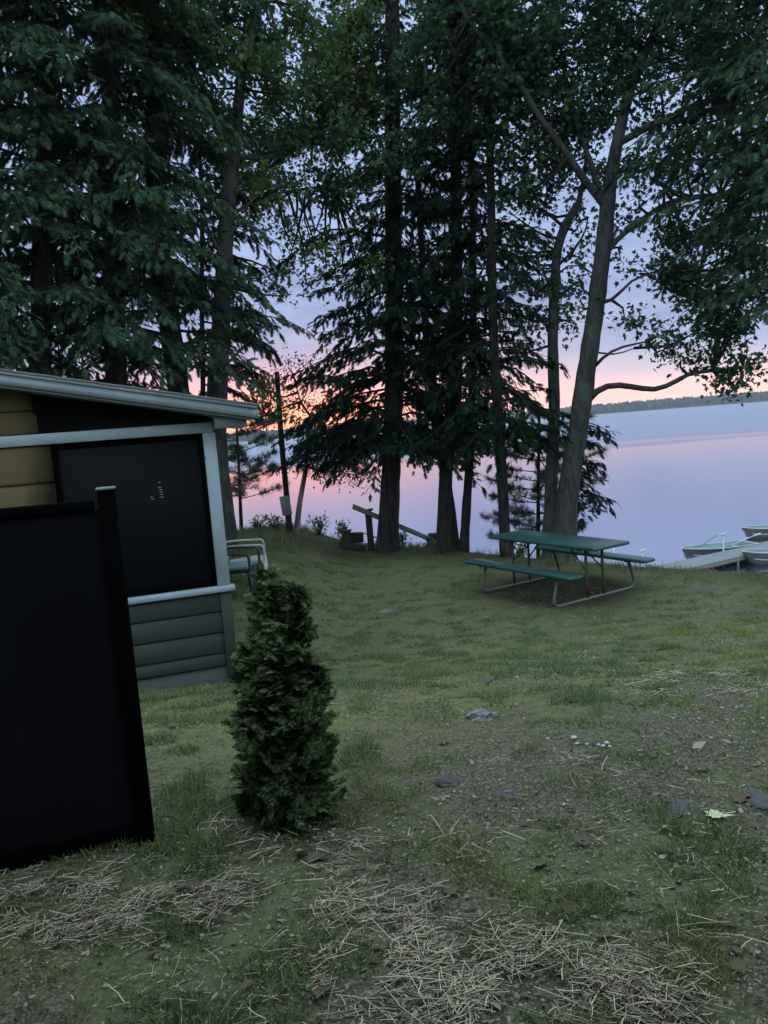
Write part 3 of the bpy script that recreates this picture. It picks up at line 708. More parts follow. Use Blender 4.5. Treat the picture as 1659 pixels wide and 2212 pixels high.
maple('slender pale birch leaning right behind the dead trunk', [(637, 1164), (648, 1085), (661, 1010), (669, 950), (675, 890)], 16.0, 0.06, 0.04,
      [([(668, 955), (700, 945), (745, 965)], 15.9, 0.025, 0.008), ([(672, 900), (650, 870), (640, 830)], 16.1, 0.03, 0.01)],
      [(690, 975, 50, 28, 15.9, .9), (740, 1000, 45, 28, 15.8, .8), (785, 1015, 22, 22, 15.8, .6), (650, 965, 40, 25, 16, .8), (660, 860, 45, 40, 16.2, .8), (700, 900, 60, 35, 16.2, .8), (620, 930, 30, 25, 16.1, .6), (590, 850, 30, 40, 16.2, .6), (570, 900, 30, 25, 16.2, .6), (640, 800, 40, 40, 16.3, .6), (760, 985, 40, 20, 15.7, .9), (720, 1005, 40, 18, 15.7, .8)] + fill(630, 800, 930, 1025, 14, 15.4, 16, 32, 18, .9, 15),
      24, leafmat='maple', lsz=0.075, barkmat='bark_birch', name='birch_tree', tpl=OVAL, extra=0.0, per=50, flare=1.2)

def pine(label, pix, depth, r0, r1, n, Lf, hr, seed):
    rng = np.random.default_rng(seed)
    P = trunk_line(pix, depth, extra=0.5); tm, Q, R = build_trunk(P, r0, r1, 1.2, 8)
    root = empty('pine_tree', tuple(Q[0] + np.array([0, 0, 0.12])), label, 'tree')
    part(tm, 'trunk', M['bark_hemlock'], root, True)
    d = np.linalg.norm(Q - Q[0], axis=1); br = MB(); pos, xd, sc = [], [], []
    for i in range(n):
        h = hr[0] + (hr[1] - hr[0]) * (i // 5) / (n // 5) + rng.normal(0, .05); a = i * 1.2566 + rng.normal(0, .3)
        p = np.array([np.interp(h, d, Q[:, k]) for k in range(3)]); l = Lf(h) * rng.uniform(.7, 1.15)
        dr = np.array([math.cos(a), math.sin(a), rng.uniform(.0, .25)])
        ts = np.linspace(0, 1, 5); C = p + l * (ts[:, None] * dr + np.array([0, 0, .12]) * ts[:, None] ** 2)
        tube(br, C, np.linspace(.012, .004, 5), 4, False)
        for k in range(16):
            t = rng.uniform(.3, 1); b = p + l * (t * dr + np.array([0, 0, .12]) * t * t)
            lat = np.array([-dr[1], dr[0], 0]) * rng.choice([-1, 1]) * rng.uniform(.1, .4) * l * (1.15 - t)
            e = b + lat + dr * .08; tube(br, np.array([b, (b + e) / 2, e]), .004, 3, False)
            m = 3; pos.append(b + (e - b) * rng.uniform(.3, 1.1, (m, 1)) + rng.normal(0, .02, (m, 3)))
            xd.append(unit(np.tile(dr + lat, (m, 1)) + rng.normal(0, .35, (m, 3)) + [0, 0, .25])); sc.append(rng.uniform(.11, .19, m))
    tag(part(br, 'branches', M['bark_twig'], root), kind='stuff')
    cm_ = MB(); pos = np.concatenate(pos); scatter(cm_, TUFT, pos, np.concatenate(xd), np.array([0, 0, 1.0]) + rng.normal(0, .4, (len(pos), 3)), np.concatenate(sc))
    tag(part(cm_, 'crown', M['pine'], root), kind='stuff')
pine('young white pine beyond the lawn beside the cabin post', [(521, 1150), (518, 1060), (512, 930)], 17.2, .045, .02, 40, lambda h: 1.0 if h < 2.5 else .7, (.9, 3.0), 31)
pine('young white pine behind the picnic table and the two maples', [(1163, 1200), (1163, 1050), (1165, 940)], 15.4, .05, .025, 45, lambda h: 1.15 if h < 3 else .8, (1.0, 3.4), 32)

# dead trunk with a board nailed to it
tm, Q, R = build_trunk(trunk_line([(628, 1177), (620, 1080), (608, 950), (598, 803)], 15.9, extra=0), .066, .05, 1.15, 10)
o = tm.build('dead_tree_trunk', M['bark_snag'], None, True); tag(o, 'bare dead trunk broken off at the top, with a board nailed to it', 'dead tree')
sb = MB(); c0 = at_depth(613, 1072, 15.78); c1 = at_depth(624, 1112, 15.78)
bx(sb, (c0 + c1) / 2 + np.array([-.01, -.01, 0]), (.20, .022, .40), axes((1, 0.05, 0.09)), .003)
tag(sb.build('board_sign', M['sign']), 'small faded grey board nailed to the dead trunk', 'sign')

# shrubs along the top of the bank
def shrub(label, u, v, hpx, wpx, depth, seed, nst=9, tpl=OVAL, lsz=.085):
    rng = np.random.default_rng(seed); k = depth / FPX
    b = at_depth(u, v, depth); b[2] = float(zg(b[0], b[1]))
    topz = at_depth(u, v - hpx, depth)[2]; H = max(.25, topz - b[2]); W = wpx * k
    root = empty('bank_shrub', tuple(b), label, 'shrub', 'shrubs along the top of the bank')
    st = MB(); pos, xd, up, sc = [], [], [], []
    for i in range(nst):
        a = rng.uniform(0, 6.28); q = rng.uniform(.1, 1) * W; hh = H * rng.uniform(.6, 1.05)
        e = b + np.array([q * math.cos(a), q * math.sin(a), hh]); m = b + (e - b) * .5 + np.array([0, 0, .06])
        P = resample([b - [0, 0, .05], m, e], .1); tube(st, P, np.linspace(.009, .003, len(P)), 4, False)
        n = int(26 * hh / .6)
        t = rng.uniform(.25, 1, n); pp = np.stack([np.interp(t * (len(P) - 1), np.arange(len(P)), P[:, j]) for j in range(3)], 1)
        pos.append(pp + rng.normal(0, .06, (n, 3))); xd.append(unit(rng.normal(0, 1, (n, 3)) + [0, 0, -.1])); up.append(np.array([0, 0, 1.]) + rng.normal(0, .5, (n, 3))); sc.append(lsz * rng.uniform(.6, 1.3, n))
    tag(part(st, 'stems', M['bark_twig'], root), kind='stuff')
    cm_ = MB(); scatter(cm_, tpl, np.concatenate(pos), np.concatenate(xd), np.concatenate(up), np.concatenate(sc)); tag(part(cm_, 'foliage', M['shrub'], root), kind='stuff')
for i, (lab, u, v, hp, wp, d) in enumerate((
        ('low leafy shrub under the young pine by the cabin post', 556, 1150, 32, 26, 16.6), ('loose leafy shrub just left of the dead trunk', 596, 1160, 48, 24, 16.4),
        ('dense bright shrub just right of the leaning birch', 690, 1165, 50, 32, 16.6), ('small feathery sapling beside the stair curb', 742, 1168, 45, 16, 16.6),
        ('pale sapling right of the thickest hemlock trunk', 870, 1192, 45, 11, 16.2), ('tiny shrub at the foot of the bottom rail post', 930, 1196, 14, 20, 15.6),
        ('weedy shrub below the picnic table behind the bench', 1130, 1228, 26, 30, 13.6)  )):
    shrub(lab, u, v, hp, wp, d, 40 + i, 12)

# ------------------------------------------------------------------ the cabin
CC = np.array([-1.38, 6.5, -0.5]); wa = math.radians(-162)
LX = np.array([math.cos(wa), math.sin(wa), 0.0]); NRM = np.array([-LX[1], LX[0], 0.0]); UPZ = np.array([0, 0, 1.0])
CROT = np.stack([LX, -NRM, UPZ], 1)                  # local x = left along the wall, y = back, z = up
def cw(s, b, z): return CC * [1, 1, 0] + LX * s - NRM * b + UPZ * z
cabin = empty('cabin', tuple(CC), 'small cabin with white trim, dark screened window and grey-green siding', 'cabin')
CROT_DET = np.linalg.det(CROT)
CR3 = CROT if CROT_DET > 0 else np.stack([-LX, -NRM, UPZ], 1)
def cbox(name, s0, s1, b0, b1, z0, z1, m, bev=.004, parent=None, label=None):
    mb = MB(); bx(mb, cw((s0 + s1) / 2, (b0 + b1) / 2, (z0 + z1) / 2), (abs(s1 - s0), abs(b1 - b0), abs(z1 - z0)), CR3, bev)
    o = part(mb, name, M[m], cabin)
    if parent is not None:
        under(o, parent)
    if label: o['label'] = label
    return o
W_LEN, W_DEP = 4.4, 3.9
# lapped siding below the sill: each board tilts out at its lower edge
def lap(s0, s1, z0, z1, m, name='siding_board', out=.016):
    mb = MB(); pr = [(.02, z0), (-out + .004, z0), (-out, z0 + .006), (-out, z1 - .020), (.004, z1), (.02, z1)]; n = len(pr)
    V = [cw(q, b, z) for q in (s0, s1) for b, z in pr]
    mb.add(V, [[k, (k + 1) % n, n + (k + 1) % n, n + k] for k in range(n)] + [list(range(n))[::-1], list(range(n, 2 * n))])
    return part(mb, name, M[m], cabin)
zl = [.31, .142, -.04, -.22, -.335]
for i in range(4):
    for s0, s1 in ((.082, 1.9), (1.903, W_LEN)): lap(s0, s1, zl[i + 1] + .002, zl[i] - .002, 'siding')
cbox('skirt_board', .05, 2.2, .012, .04, -.62, -.345, 'skirt'); cbox('skirt_board', 2.203, W_LEN, .010, .04, -.62, -.345, 'skirt')
cbox('corner_board', -.012, .08, -.026, .06, -.45, .30, 'siding')
cbox('wall_core', .02, W_LEN, .045, .10, -.62, 1.80, 'dark_wall')
cbox('side_wall', .0, .06, .101, W_DEP, -.75, 1.78, 'siding'); cbox('back_wall', .0, W_LEN, W_DEP + .002, W_DEP + .08, -.8, 1.78, 'siding'); cbox('side_wall', W_LEN + .002, W_LEN + .06, .0, W_DEP, -.6, 2.7, 'siding')
cbox('sill', -.05, W_LEN, -.055, .03, .312, .362, 'trim', .006)
cbox('corner_post', -.015, .088, -.03, .04, .364, 1.662, 'trim', .005)
cbox('header_trim', .0, W_LEN, -.034, .04, 1.664, 1.75, 'trim', .005)
scr = cbox('window_screen', .10, 1.26, .022, .034, .40, 1.655, 'screen', .001)
for a in ((.089, .125, .006, .021, .364, 1.662), (1.225, 1.262, .006, .021, .364, 1.662), (.127, 1.223, .006, .021, .364, .41), (.127, 1.223, .006, .021, 1.62, 1.662)):
    cbox('screen_frame', *a, 'black', .002, scr)
cbox('latch', .085, .10, -.04, -.03, .55, .565, 'iron', .002, scr); cbox('latch', .085, .10, -.04, -.03, 1.45, 1.465, 'iron', .002, scr)
for k, (ds, dz, wd) in enumerate(((.462, 1.285, .020), (.458, 1.245, .030), (.456, 1.222, .026), (.455, 1.203, .022), (.453, 1.182, .026), (.450, 1.160, .032), (.535, 1.172, .022), (.527, 1.152, .026))):
    cbox('pale_mark', ds, ds + wd, .0205, .0215, dz, dz + .004, 'pale_metal', .0005, scr)  # small pale dashes on the window screen
# added tan boards imitating a warm glass reflection, left part of wall and gable
def reflection_row(s0, s1, z0, z1):
    mb = MB(); prof = [(0.005, 0.0), (-.018, .03), (-.024, .10), (-.020, .50), (-.010, .93), (-.002, .98), (.005, 1.0), (.03, 1.0), (.03, 0.0)]
    n = len(prof); V = [cw(s, b, z0 + (z1 - z0) * t) for s in (s0, s1) for b, t in prof]
    F = [[k, (k + 1) % n, n + (k + 1) % n, n + k] for k in range(n)] + [list(range(n))[::-1], list(range(n, 2 * n))]
    mb.add(V, F); return part(mb, 'reflection_board', M['log'], cabin)
for z0, z1 in ((.366, .70), (.702, 1.03), (1.032, 1.36), (1.362, 1.66)): reflection_row(1.265, W_LEN, z0, z1)
for z0, z1, s0 in ((1.752, 1.93, 1.34), (1.932, 2.16, 1.36), (2.162, 2.42, 1.9)): reflection_row(s0, W_LEN, z0, z1)
# gable boards (dark), following the roof slope
RS = .20; R0 = 1.80                                   # roof underside: z = R0 + RS * s
def gable_board(s0, s1, z0, z1, bb=(-.012, .04), name='gable_board'):
    mb = MB(); V = []
    a = max(s0, (z0 - R0) / RS + .02); zz = lambda s: min(z1, R0 + RS * s - .01)
    pr = sorted({a, min(max(a, (z1 - R0) / RS), s1), s1})
    pts = [(pr[0], z0)] + [(s, zz(s)) for s in pr] + [(s1, z0)]
    n = len(pts); V = [cw(s, b, z) for b in bb for s, z in pts]
    F = [list(range(n)), list(range(n, 2 * n))[::-1]] + [[k, (k + 1) % n, n + (k + 1) % n, n + k] for k in range(n)]
    mb.add(V, F); return part(mb, name, M['dark_wall'], cabin)
gable_board(.0, W_LEN, 1.802, 2.66, (.045, .09), 'gable_sheathing'); gable_board(.0, 1.338, 1.752, 1.90); gable_board(.0, 1.358, 1.903, 2.06)
# roof: deck, white fascia in two steps, drip edge, shingle courses
def slab(name, s0, s1, b0, b1, off0, off1, m):
    mb = MB(); V = [cw(s, b, R0 + RS * s + o) for s in (s0, s1) for b in (b0, b1) for o in (off0, off1)]
    mb.add(V, [[0, 1, 3, 2], [4, 6, 7, 5], [0, 4, 5, 1], [2, 3, 7, 6], [1, 5, 7, 3], [0, 2, 6, 4]]); return part(mb, name, M[m], cabin)
slab('roof_deck', -.325, W_LEN, -.272, W_DEP + .25, .012, .075, 'oldwood')
fas = slab('fascia', -.33, W_LEN, -.30, -.273, .018, .092, 'trim')
under(slab('drip_edge', -.338, W_LEN, -.318, -.274, .094, .118, 'trim'), fas)
slab('soffit', -.31, W_LEN, -.27, .0, .0, .010, 'trim')
slab('eave_fascia', -.352, -.327, -.271, W_DEP + .25, .02, .09, 'trim')
for k in range(16):
    s0 = -.36 + k * .30
    mb = MB(); V = []
    for s, o in ((s0, .131), (s0 + .306, .1275)):
        for b in (-.325, W_DEP + .27): V += [cw(s, b, R0 + RS * s + o - .012), cw(s, b, R0 + RS * s + o + .004)]
    mb.add(V, [[0, 1, 3, 2], [4, 6, 7, 5], [0, 4, 5, 1], [2, 3, 7, 6], [1, 5, 7, 3], [0, 2, 6, 4]]); part(mb, 'shingle_course', M['shingle'], cabin)
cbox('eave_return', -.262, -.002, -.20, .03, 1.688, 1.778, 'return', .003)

# ------------------------------------------------------------------ black privacy fence beside the camera
FP = np.array([-1.075, 3.0, 0.0]); FQ = np.array([-1.62, 2.83, 0.0]); fd = unit(FQ - FP); FE = FP + fd * 1.9
fence = empty('privacy_fence', tuple(FP), 'black privacy fence panel with one capped post beside the cabin', 'fence')
mb = MB(); beam(mb, FP + [0, 0, -.2], FP + [0, 0, 1.435], .068, .068, .006, fd); fpost = part(mb, 'post', M['black'], fence)
mb = MB(); bx(mb, FP + [0, 0, 1.445], (.074, .074, .010), axes(fd), .003); under(part(mb, 'post_cap', M['return'], fence), fpost)
mb = MB(); beam(mb, FP + fd * .05 + [0, 0, 1.385], FE + [0, 0, 1.385], .05, .04, .004); part(mb, 'top_rail', M['black'], fence)
mb = MB(); beam(mb, FP + fd * .05 + [0, 0, .06], FE + [0, 0, .06], .05, .05, .004); part(mb, 'bottom_rail', M['black'], fence)
mb = MB()
nsx, nsz = 40, 30; S_, Z_ = np.meshgrid(np.linspace(.0, 1.9, nsx), np.linspace(-.05, 1.364, nsz)); fn = np.array([-fd[1], fd[0], 0])
bulge = (fnoise(S_ * 2.5, Z_ * 1.6, 77) - .5) * .025
PV = FP + S_[..., None] * fd + Z_[..., None] * UPZ + (bulge)[..., None] * fn
pi = np.arange(nsx * nsz).reshape(nsz, nsx); Fq = np.stack([pi[:-1, :-1], pi[:-1, 1:], pi[1:, 1:], pi[1:, :-1]], -1).reshape(-1, 4)
mb.add(PV.reshape(-1, 3), Fq); mb.add((PV + fn * .006).reshape(-1, 3), Fq[:, ::-1]); part(mb, 'cloth_panel', M['fabric'], fence, True)
mb = MB(); beam(mb, FE + [0, 0, -.2], FE + [0, 0, 1.435], .092, .092, .006, fd); part(mb, 'post', M['black'], fence)

# ------------------------------------------------------------------ unseen cabin added behind the camera to shade the near ground
shade_root = empty('shade_cabin', (-2.0, -1.1, 0), 'unseen cabin added behind the viewpoint to shade the near ground', 'cabin')
mb = MB(); bx(mb, (-2.0, -3.1, 1.2), (9.0, 4.0, 3.0), None, .01); part(mb, 'wall', M['oldwood'], shade_root)
mb = MB(); bx(mb, (-2.0, -2.2, 2.80), (9.8, 5.7, .10), None, .01); part(mb, 'roof', M['shingle'], shade_root)

# ------------------------------------------------------------------ thuja
def thuja():
    rng = np.random.default_rng(51)
    b = np.array([-0.51, 3.13, 0.0]); b[2] = float(zg(b[0], b[1]))
    root = empty('thuja_shrub', tuple(b), 'dense upright evergreen shrub with a pointed top beside the black fence', 'shrub')
    st = MB(); pos, xd, up, sc = [], [], [], []
    spires = [((.005, 0, 1.05), .165, 1.0), ((.13, -.02, .97), .12, .9), ((-.11, .04, .74), .16, .7), ((.03, -.09, .84), .17, .8), ((.17, .03, .62), .17, .8), ((-.08, -.11, .58), .18, .8), ((.12, -.12, .5), .18, .8)]
    for (tx, ty, H), W, dn in spires:
        P = resample([b + [0, 0, -.05], b + np.array([tx * .6, ty * .6, H * .4]), b + np.array([tx, ty, H])], .08)
        tube(st, P, np.linspace(.016, .004, len(P)), 6, False)
        n = int(100 * H * dn)
        for k in range(n):
            t = .06 + .94 * ((k + rng.random()) / n) ** .85
            ax = np.array([np.interp(t, np.linspace(0, 1, len(P)), P[:, j]) for j in range(3)])
            rad = W * 1.13 * min(1, t * 5 + .5) * (1 - t) ** .82 * rng.uniform(.58, 1.2) + .010
            a = k * 2.399 + rng.normal(0, .5); od = np.array([math.cos(a), math.sin(a), 0]); e = ax + od * rad
            tube(st, np.array([ax - [0, 0, .04], ax + od * rad * .6, e]), .003, 3, False)
            # one frond: overlapping flat fans round a shared axis
            dirv = unit(od + np.array([0, 0, rng.uniform(-.05, .75)])); nrm = unit(np.cross(dirv, [0, 0, 1.0]) * rng.uniform(-.8, .8) + np.array([0, 0, 1.0]) * rng.uniform(.2, 1) + od * rng.uniform(-.3, .6))
            sd = np.cross(nrm, dirv); m = rng.integers(14, 24)
            q = e - dirv * rng.uniform(.0, .075, (m, 1)) + sd * rng.normal(0, .022, (m, 1)) + nrm * rng.normal(0, .010, (m, 1))
            pos.append(q); xd.append(unit(dirv + sd * rng.normal(0, .55, (m, 1)) + nrm * rng.normal(-.05, .28, (m, 1)))); up.append(unit(nrm + rng.normal(0, .22, (m, 3)))); sc.append(rng.uniform(.032, .072, m))
    tag(part(st, 'stems', M['bark_twig'], root), kind='stuff')
    cm_ = MB(); scatter(cm_, THUJA, np.concatenate(pos), np.concatenate(xd), np.concatenate(up), np.concatenate(sc)); tag(part(cm_, 'foliage', M['thuja'], root), kind='stuff')
thuja()

# ------------------------------------------------------------------ picnic table
def picnic():
    ang = math.atan2(-1.81, 1.13); L_, W_, H_ = 2.12, .68, .76
    c = np.array([TABLE_C[0], TABLE_C[1], float(zg(*TABLE_C))]); c[2] = -0.905
    root = empty('picnic_table', tuple(c), 'dark green picnic table with two attached benches on steel tube legs', 'picnic table')
    root.rotation_euler = (0, 0, ang)
    def p(mb, name, m, sm=False, par=None): o = mb.build(name, M[m], par or root, sm); return o
    def top(l, wd, z, y, th, name):
        mb = MB(); V, F = [], []
        r = .045; pts = []
        for sx, sy, a0 in ((1, 1, 0), (-1, 1, 90), (-1, -1, 180), (1, -1, 270)):
            for k in range(4):
                a = math.radians(a0 + 30 * k); pts.append((sx * (l / 2 - r) + r * math.cos(a), y + sy * (wd / 2 - r) + r * math.sin(a)))
        n = len(pts); cx = np.array([0, y])
        for s_, zz in ((.985, z - th), (1, z - th + .008), (1, z - .008), (.985, z)):
            V += [((q[0]) * s_, y + (q[1] - y) * s_, zz) for q in pts]
        F = [list(range(n))[::-1], list(range(3 * n, 4 * n))] + [[i * n + k, i * n + (k + 1) % n, (i + 1) * n + (k + 1) % n, (i + 1) * n + k] for i in range(3) for k in range(n)]
        mb.add(V, F); return p(mb, name, 'table')
    top(L_, W_, H_, 0, .042, 'table_top')
    bench = {s: top(L_ + .02, .25, .455, s * .70, .04, 'bench') for s in (-1, 1)}
    for e in (-1, 1):
        x = e * .72; fr = []
        side = lambda s: [(x, s * .66, .41), (x, s * .70, .34), (x, s * .76, .16), (x, s * .775, .09), (x, s * .745, .045), (x, s * .68, .024)]
        P = side(-1) + [(x, 0, .024)] + side(1)[::-1]
        mb = MB(); Q = resample(P, .05); tube(mb, Q, .021, 8); p(mb, 'leg_frame', 'steel', True)
        for y in (-.155, .155):
            mb = MB(); tube(mb, [(x, y, .03), (x, y, .4), (x, y, .722)], .019, 8); lg = p(mb, 'leg', 'rust', True)
            mb = MB(); tube(mb, [(x - e * .01, y, .40), (x - e * .2, y * .8, .56), (x - e * .38, y * .55, .722)], .011, 6); p(mb, 'brace', 'rust', True, lg)
        mb = MB(); beam(mb, (x, -.30, .705), (x, .30, .705), .04, .03); p(mb, 'cross_bar', 'rust')
        for s in (-1, 1):
            mb = MB(); beam(mb, (x, s * .60, .405), (x, s * .80, .405), .04, .02); p(mb, 'bench_bracket', 'rust', False, bench[s])
picnic()

# ------------------------------------------------------------------ plastic chairs by the cabin corner
def chair(label, loc, rz, m, cushion=False):
    root = empty('lawn_chair', loc, label, 'chair', 'plastic chairs by the cabin corner'); root.rotation_euler = (0, 0, rz)
    def p(mb, name, mm=m, sm=False): return mb.build(name, M[mm], root, sm)
    mb = MB(); xs = np.linspace(-.23, .25, 7); ys = np.linspace(-.25, .25, 5)
    zf = lambda x, y: .42 + .02 * (x / .25) - .012 * (1 - (y / .25) ** 2) - (.03 if x > .24 else 0)
    T = np.array([[x, y, zf(x, y)] for y in ys for x in xs]); I = np.arange(35).reshape(5, 7)
    Fq = np.stack([I[:-1, :-1], I[:-1, 1:], I[1:, 1:], I[1:, :-1]], -1).reshape(-1, 4)
    mb.add(T, Fq); mb.add(T - [0, 0, .014], Fq[:, ::-1])
    rim = [0, 1, 2, 3, 4, 5, 6, 13, 20, 27, 34, 33, 32, 31, 30, 29, 28, 21, 14, 7]
    mb.add(np.concatenate([T[rim], T[rim] - [0, 0, .03]]), [[k, 20 + k, 20 + (k + 1) % 20, (k + 1) % 20] for k in range(20)]); p(mb, 'seat')
    back = lambda t, y: np.array([-.24 - .13 * t - .03 * (1 - (y / .25) ** 2), y, .43 + .42 * t])
    for k in range(7):
        y = -.22 + k * .0735; mb = MB(); P = [back(t, y) for t in (0, .25, .5, .75, 1)]
        for a, b_ in zip(P[:-1], P[1:]): beam(mb, a, b_, .05, .010, .002, (1, 0, 0.3))
        p(mb, 'back_slat')
    mb = MB(); tube(mb, [back(1.03, y) for y in np.linspace(-.26, .26, 9)], .022, 6); p(mb, 'back_top_rail', m, True)
    for s in (-1, 1):
        mb = MB(); P = resample([(-.33, s * .27, .66), (-.1, s * .285, .665), (.12, s * .285, .655), (.23, s * .28, .645), (.262, s * .275, .60), (.265, s * .272, .42)], .04)
        for a, b_ in zip(P[:-1], P[1:]): beam(mb, a, b_ + (b_ - a) * .15, .062, .026, .006, (-(b_ - a)[2], 0, (b_ - a)[0] + 1e-4))
        p(mb, 'arm')
        mb = MB(); tube(mb, [(.255, s * .268, .43), (.27, s * .275, .2), (.29, s * .285, .0)], np.array([.038, .034, .028]), 6); p(mb, 'leg', m, True)
        mb = MB(); tube(mb, [(-.33, s * .265, .67), (-.27, s * .255, .42), (-.31, s * .27, .2), (-.34, s * .28, .0)], np.array([.026, .03, .026, .022]), 6); p(mb, 'leg', m, True)
    if cushion:
        c = MB(); bx(c, (.0, 0, .455), (.44, .43, .055), None, .02); o = c.build('seat_cushion', M['cushion']); o.location = loc; o.rotation_euler = (0, 0, rz)
        tag(o, 'pale blue cushion on the dark green plastic chair', 'cushion')
def chair_at(u, v, arm_h=.655):
    lo = None
    for y in np.arange(6, 15, .01):
        p = at_depth(u, v, y)
        if p[2] - arm_h <= float(zg(p[0], p[1])): return np.array([p[0], p[1], float(zg(p[0], p[1]))])
rz1 = math.radians(8)
def chair_place(u, v, rz):
    p = chair_at(u, v); off = np.array([math.cos(rz) * .25 + math.sin(rz) * .28, math.sin(rz) * .25 - math.cos(rz) * .28]); return (p[0] - off[0], p[1] - off[1], p[2] + .005)
chair('white plastic armchair, the farther one behind the cabin corner post', chair_place(566, 1177, rz1), rz1, 'plastic_white')
rz2 = math.radians(-4)
chair('dark green plastic armchair, the nearer one behind the cabin corner post', chair_place(534, 1197, rz2), rz2, 'plastic_green', True)

# ------------------------------------------------------------------ stairs down the bank: rail, posts, timbers
P1 = at_depth(800, 1180, 15.7); P1[2] = float(zg(P1[0], P1[1]))
P1t = at_depth(795, 1103, 15.7)
P3t = at_depth(938, 1155, 17.2); RA = at_depth(763, 1093, 15.35); RB = at_depth(941, 1169, 17.2)
rail = empty('stair_handrail', tuple(P1), 'weathered wooden handrail sloping down the bank on two capped posts', 'handrail')
mb = MB(); beam(mb, P1 + [.02, 0, -.3], P1t, .135, .135, .006, (1, 0, 0)); rp = part(mb, 'post', M['darkwood'], rail)
mb = MB(); bx(mb, P1t + [0, 0, .012], (.21, .21, .03), axes((1, 0, 0.08)), .004); under(part(mb, 'post_cap', M['darkwood'], rail), rp)
mb = MB(); bz = float(zg(P3t[0], P3t[1])); beam(mb, [P3t[0] + .03, P3t[1], bz - .3], P3t, .17, .17, .006, (1, 0, 0)); rp = part(mb, 'post', M['darkwood'], rail)
mb = MB(); bx(mb, P3t + [0, 0, .012], (.28, .24, .035), axes((1, 0, 0)), .004); under(part(mb, 'post_cap', M['darkwood'], rail), rp)
off = np.array([.0, -.10, 0]); mb = MB(); beam(mb, RA + off, RB + off, .04, .10, .004); part(mb, 'rail', M['oldwood'], rail)
# short left posts and timbers
def gp(u, v, d): p = at_depth(u, v, d); p[2] = float(zg(p[0], p[1])); return p
S1 = gp(751, 1172, 15.7); S1t = at_depth(750, 1148, 15.7)
stp = empty('stair_post', tuple(S1), 'short dark post with a flat cap left of the handrail', 'post')
mb = MB(); beam(mb, S1 + [0, 0, -.3], S1t, .125, .125, .005, (1, 0, 0)); part(mb, 'post_shaft', M['darkwood'], stp)
mb = MB(); bx(mb, S1t + [0, 0, .012], (.175, .175, .03), axes((1, 0, .08)), .004); part(mb, 'post_cap', M['darkwood'], stp)
S2 = gp(897, 1200, 16.3); S2t = at_depth(895, 1182, 16.3)
st2 = empty('stair_post', tuple(S2), 'stub of a capped post just above the grass right of the thickest trunk', 'post')
mb = MB(); beam(mb, S2 + [0, 0, -.3], S2t, .13, .13, .005, (1, 0, 0)); part(mb, 'post_shaft', M['oldwood'], st2)
mb = MB(); bx(mb, S2t + [0, 0, .012], (.24, .20, .03), axes((1, 0, .08)), .004); part(mb, 'post_cap', M['oldwood'], st2)
stairs = empty('timber_stairs', tuple(gp(770, 1182, 15.9)), 'dark timber edging and top steps of the stairs down to the lake', 'stairs')
a0 = gp(733, 1180, 15.6); a1 = gp(800, 1184, 15.7)
mb = MB(); beam(mb, a0 + [0, 0, .06], a1 + [-.12, 0, .03], .2, .16, .012); part(mb, 'top_timber', M['darkwood'], stairs)
mb = MB(); beam(mb, a0 + [.06, .3, .15], a0 + [.5, .32, .13], .22, .2, .02); part(mb, 'side_timber', M['darkwood'], stairs)
dn = unit(RB - RA); dn[2] = 0; dn = unit(dn); sidev = np.array([dn[1], -dn[0], 0])
for k in range(6):
    q = P1 + dn * (.45 + k * .34) - sidev * .55 + [0, .1, 0]; q[2] = P1[2] - .02 - k * .19
    mb = MB(); beam(mb, q - sidev * .5, q + sidev * .5, .30, .06, .006); part(mb, 'step', M['darkwood'], stairs)
mb = MB(); tube(mb, resample([S1t + [0, 0, -.05], S1t + [.35, .2, -.1], S1t + [.75, .4, -.32], S1t + [1.2, .8, -.55]], .08), .011, 6)
tag(mb.build('pipe_rail', M['iron'], None, True), 'thin dark metal pipe running from the short post behind the handrail post', 'pipe')

# ------------------------------------------------------------------ dock, mooring posts, boats
DZ = WATER_Z + .45
da = np.array([12.9, 33.7]); dd_ = unit(np.array([.87, .49])); dnv = np.array([-dd_[1], dd_[0]])
dock = empty('dock', (da[0], da[1], DZ), 'pale plank dock between the moored rowing boats', 'dock')
for k in range(60):
    c = da + dd_ * (.09 + k * .185) + dnv * .72
    mb = MB(); bx(mb, (c[0], c[1], DZ - .02 + random.uniform(-.004, .004)), (.178, 1.44, .04), axes((*dd_, 0)), .004); part(mb, 'plank', M['deck'], dock)
for o_ in (.06, 1.38):
    a = da + dnv * o_; b = a + dd_ * 11.1
    mb = MB(); beam(mb, (*a, DZ - .14), (*b, DZ - .14), .07, .18); part(mb, 'stringer', M['oldwood'], dock)
    for k in range(4):
        c = a + dd_ * (.5 + 3.7 * k); mb = MB(); tube(mb, [(c[0], c[1], WATER_Z - 1.2), (c[0], c[1], DZ - .05)], .06, 8); part(mb, 'pile', M['oldwood'], dock)
def mooring(label, u, vt, y, ht, bar=True):
    t = at_depth(u, vt, y); z0 = WATER_Z - .8
    root = empty('mooring_post', (t[0], t[1], z0), label, 'post', 'pale posts by the dock')
    mb = MB(); tube(mb, [(t[0], t[1], z0), t - [0, 0, .02]], .045, 8); part(mb, 'post_shaft', M['gunwale'], root, True)
    if bar:
        mb = MB(); beam(mb, t + [-.20, -.08, 0], t + [.20, .08, 0.02], .10, .09, .02); part(mb, 'cross_bar', M['gunwale'], root)
mooring('tall pale post with a short crossbar beside the middle boat', 1562, 1154.5, 37.1, .95)
mooring('pale post with a short crossbar showing just above the far bench', 1388, 1190, 34.7, .5)
mooring('plain thin pale post without a crossbar behind the picnic table', 1325.5, 1182, 35.4, .5, False)

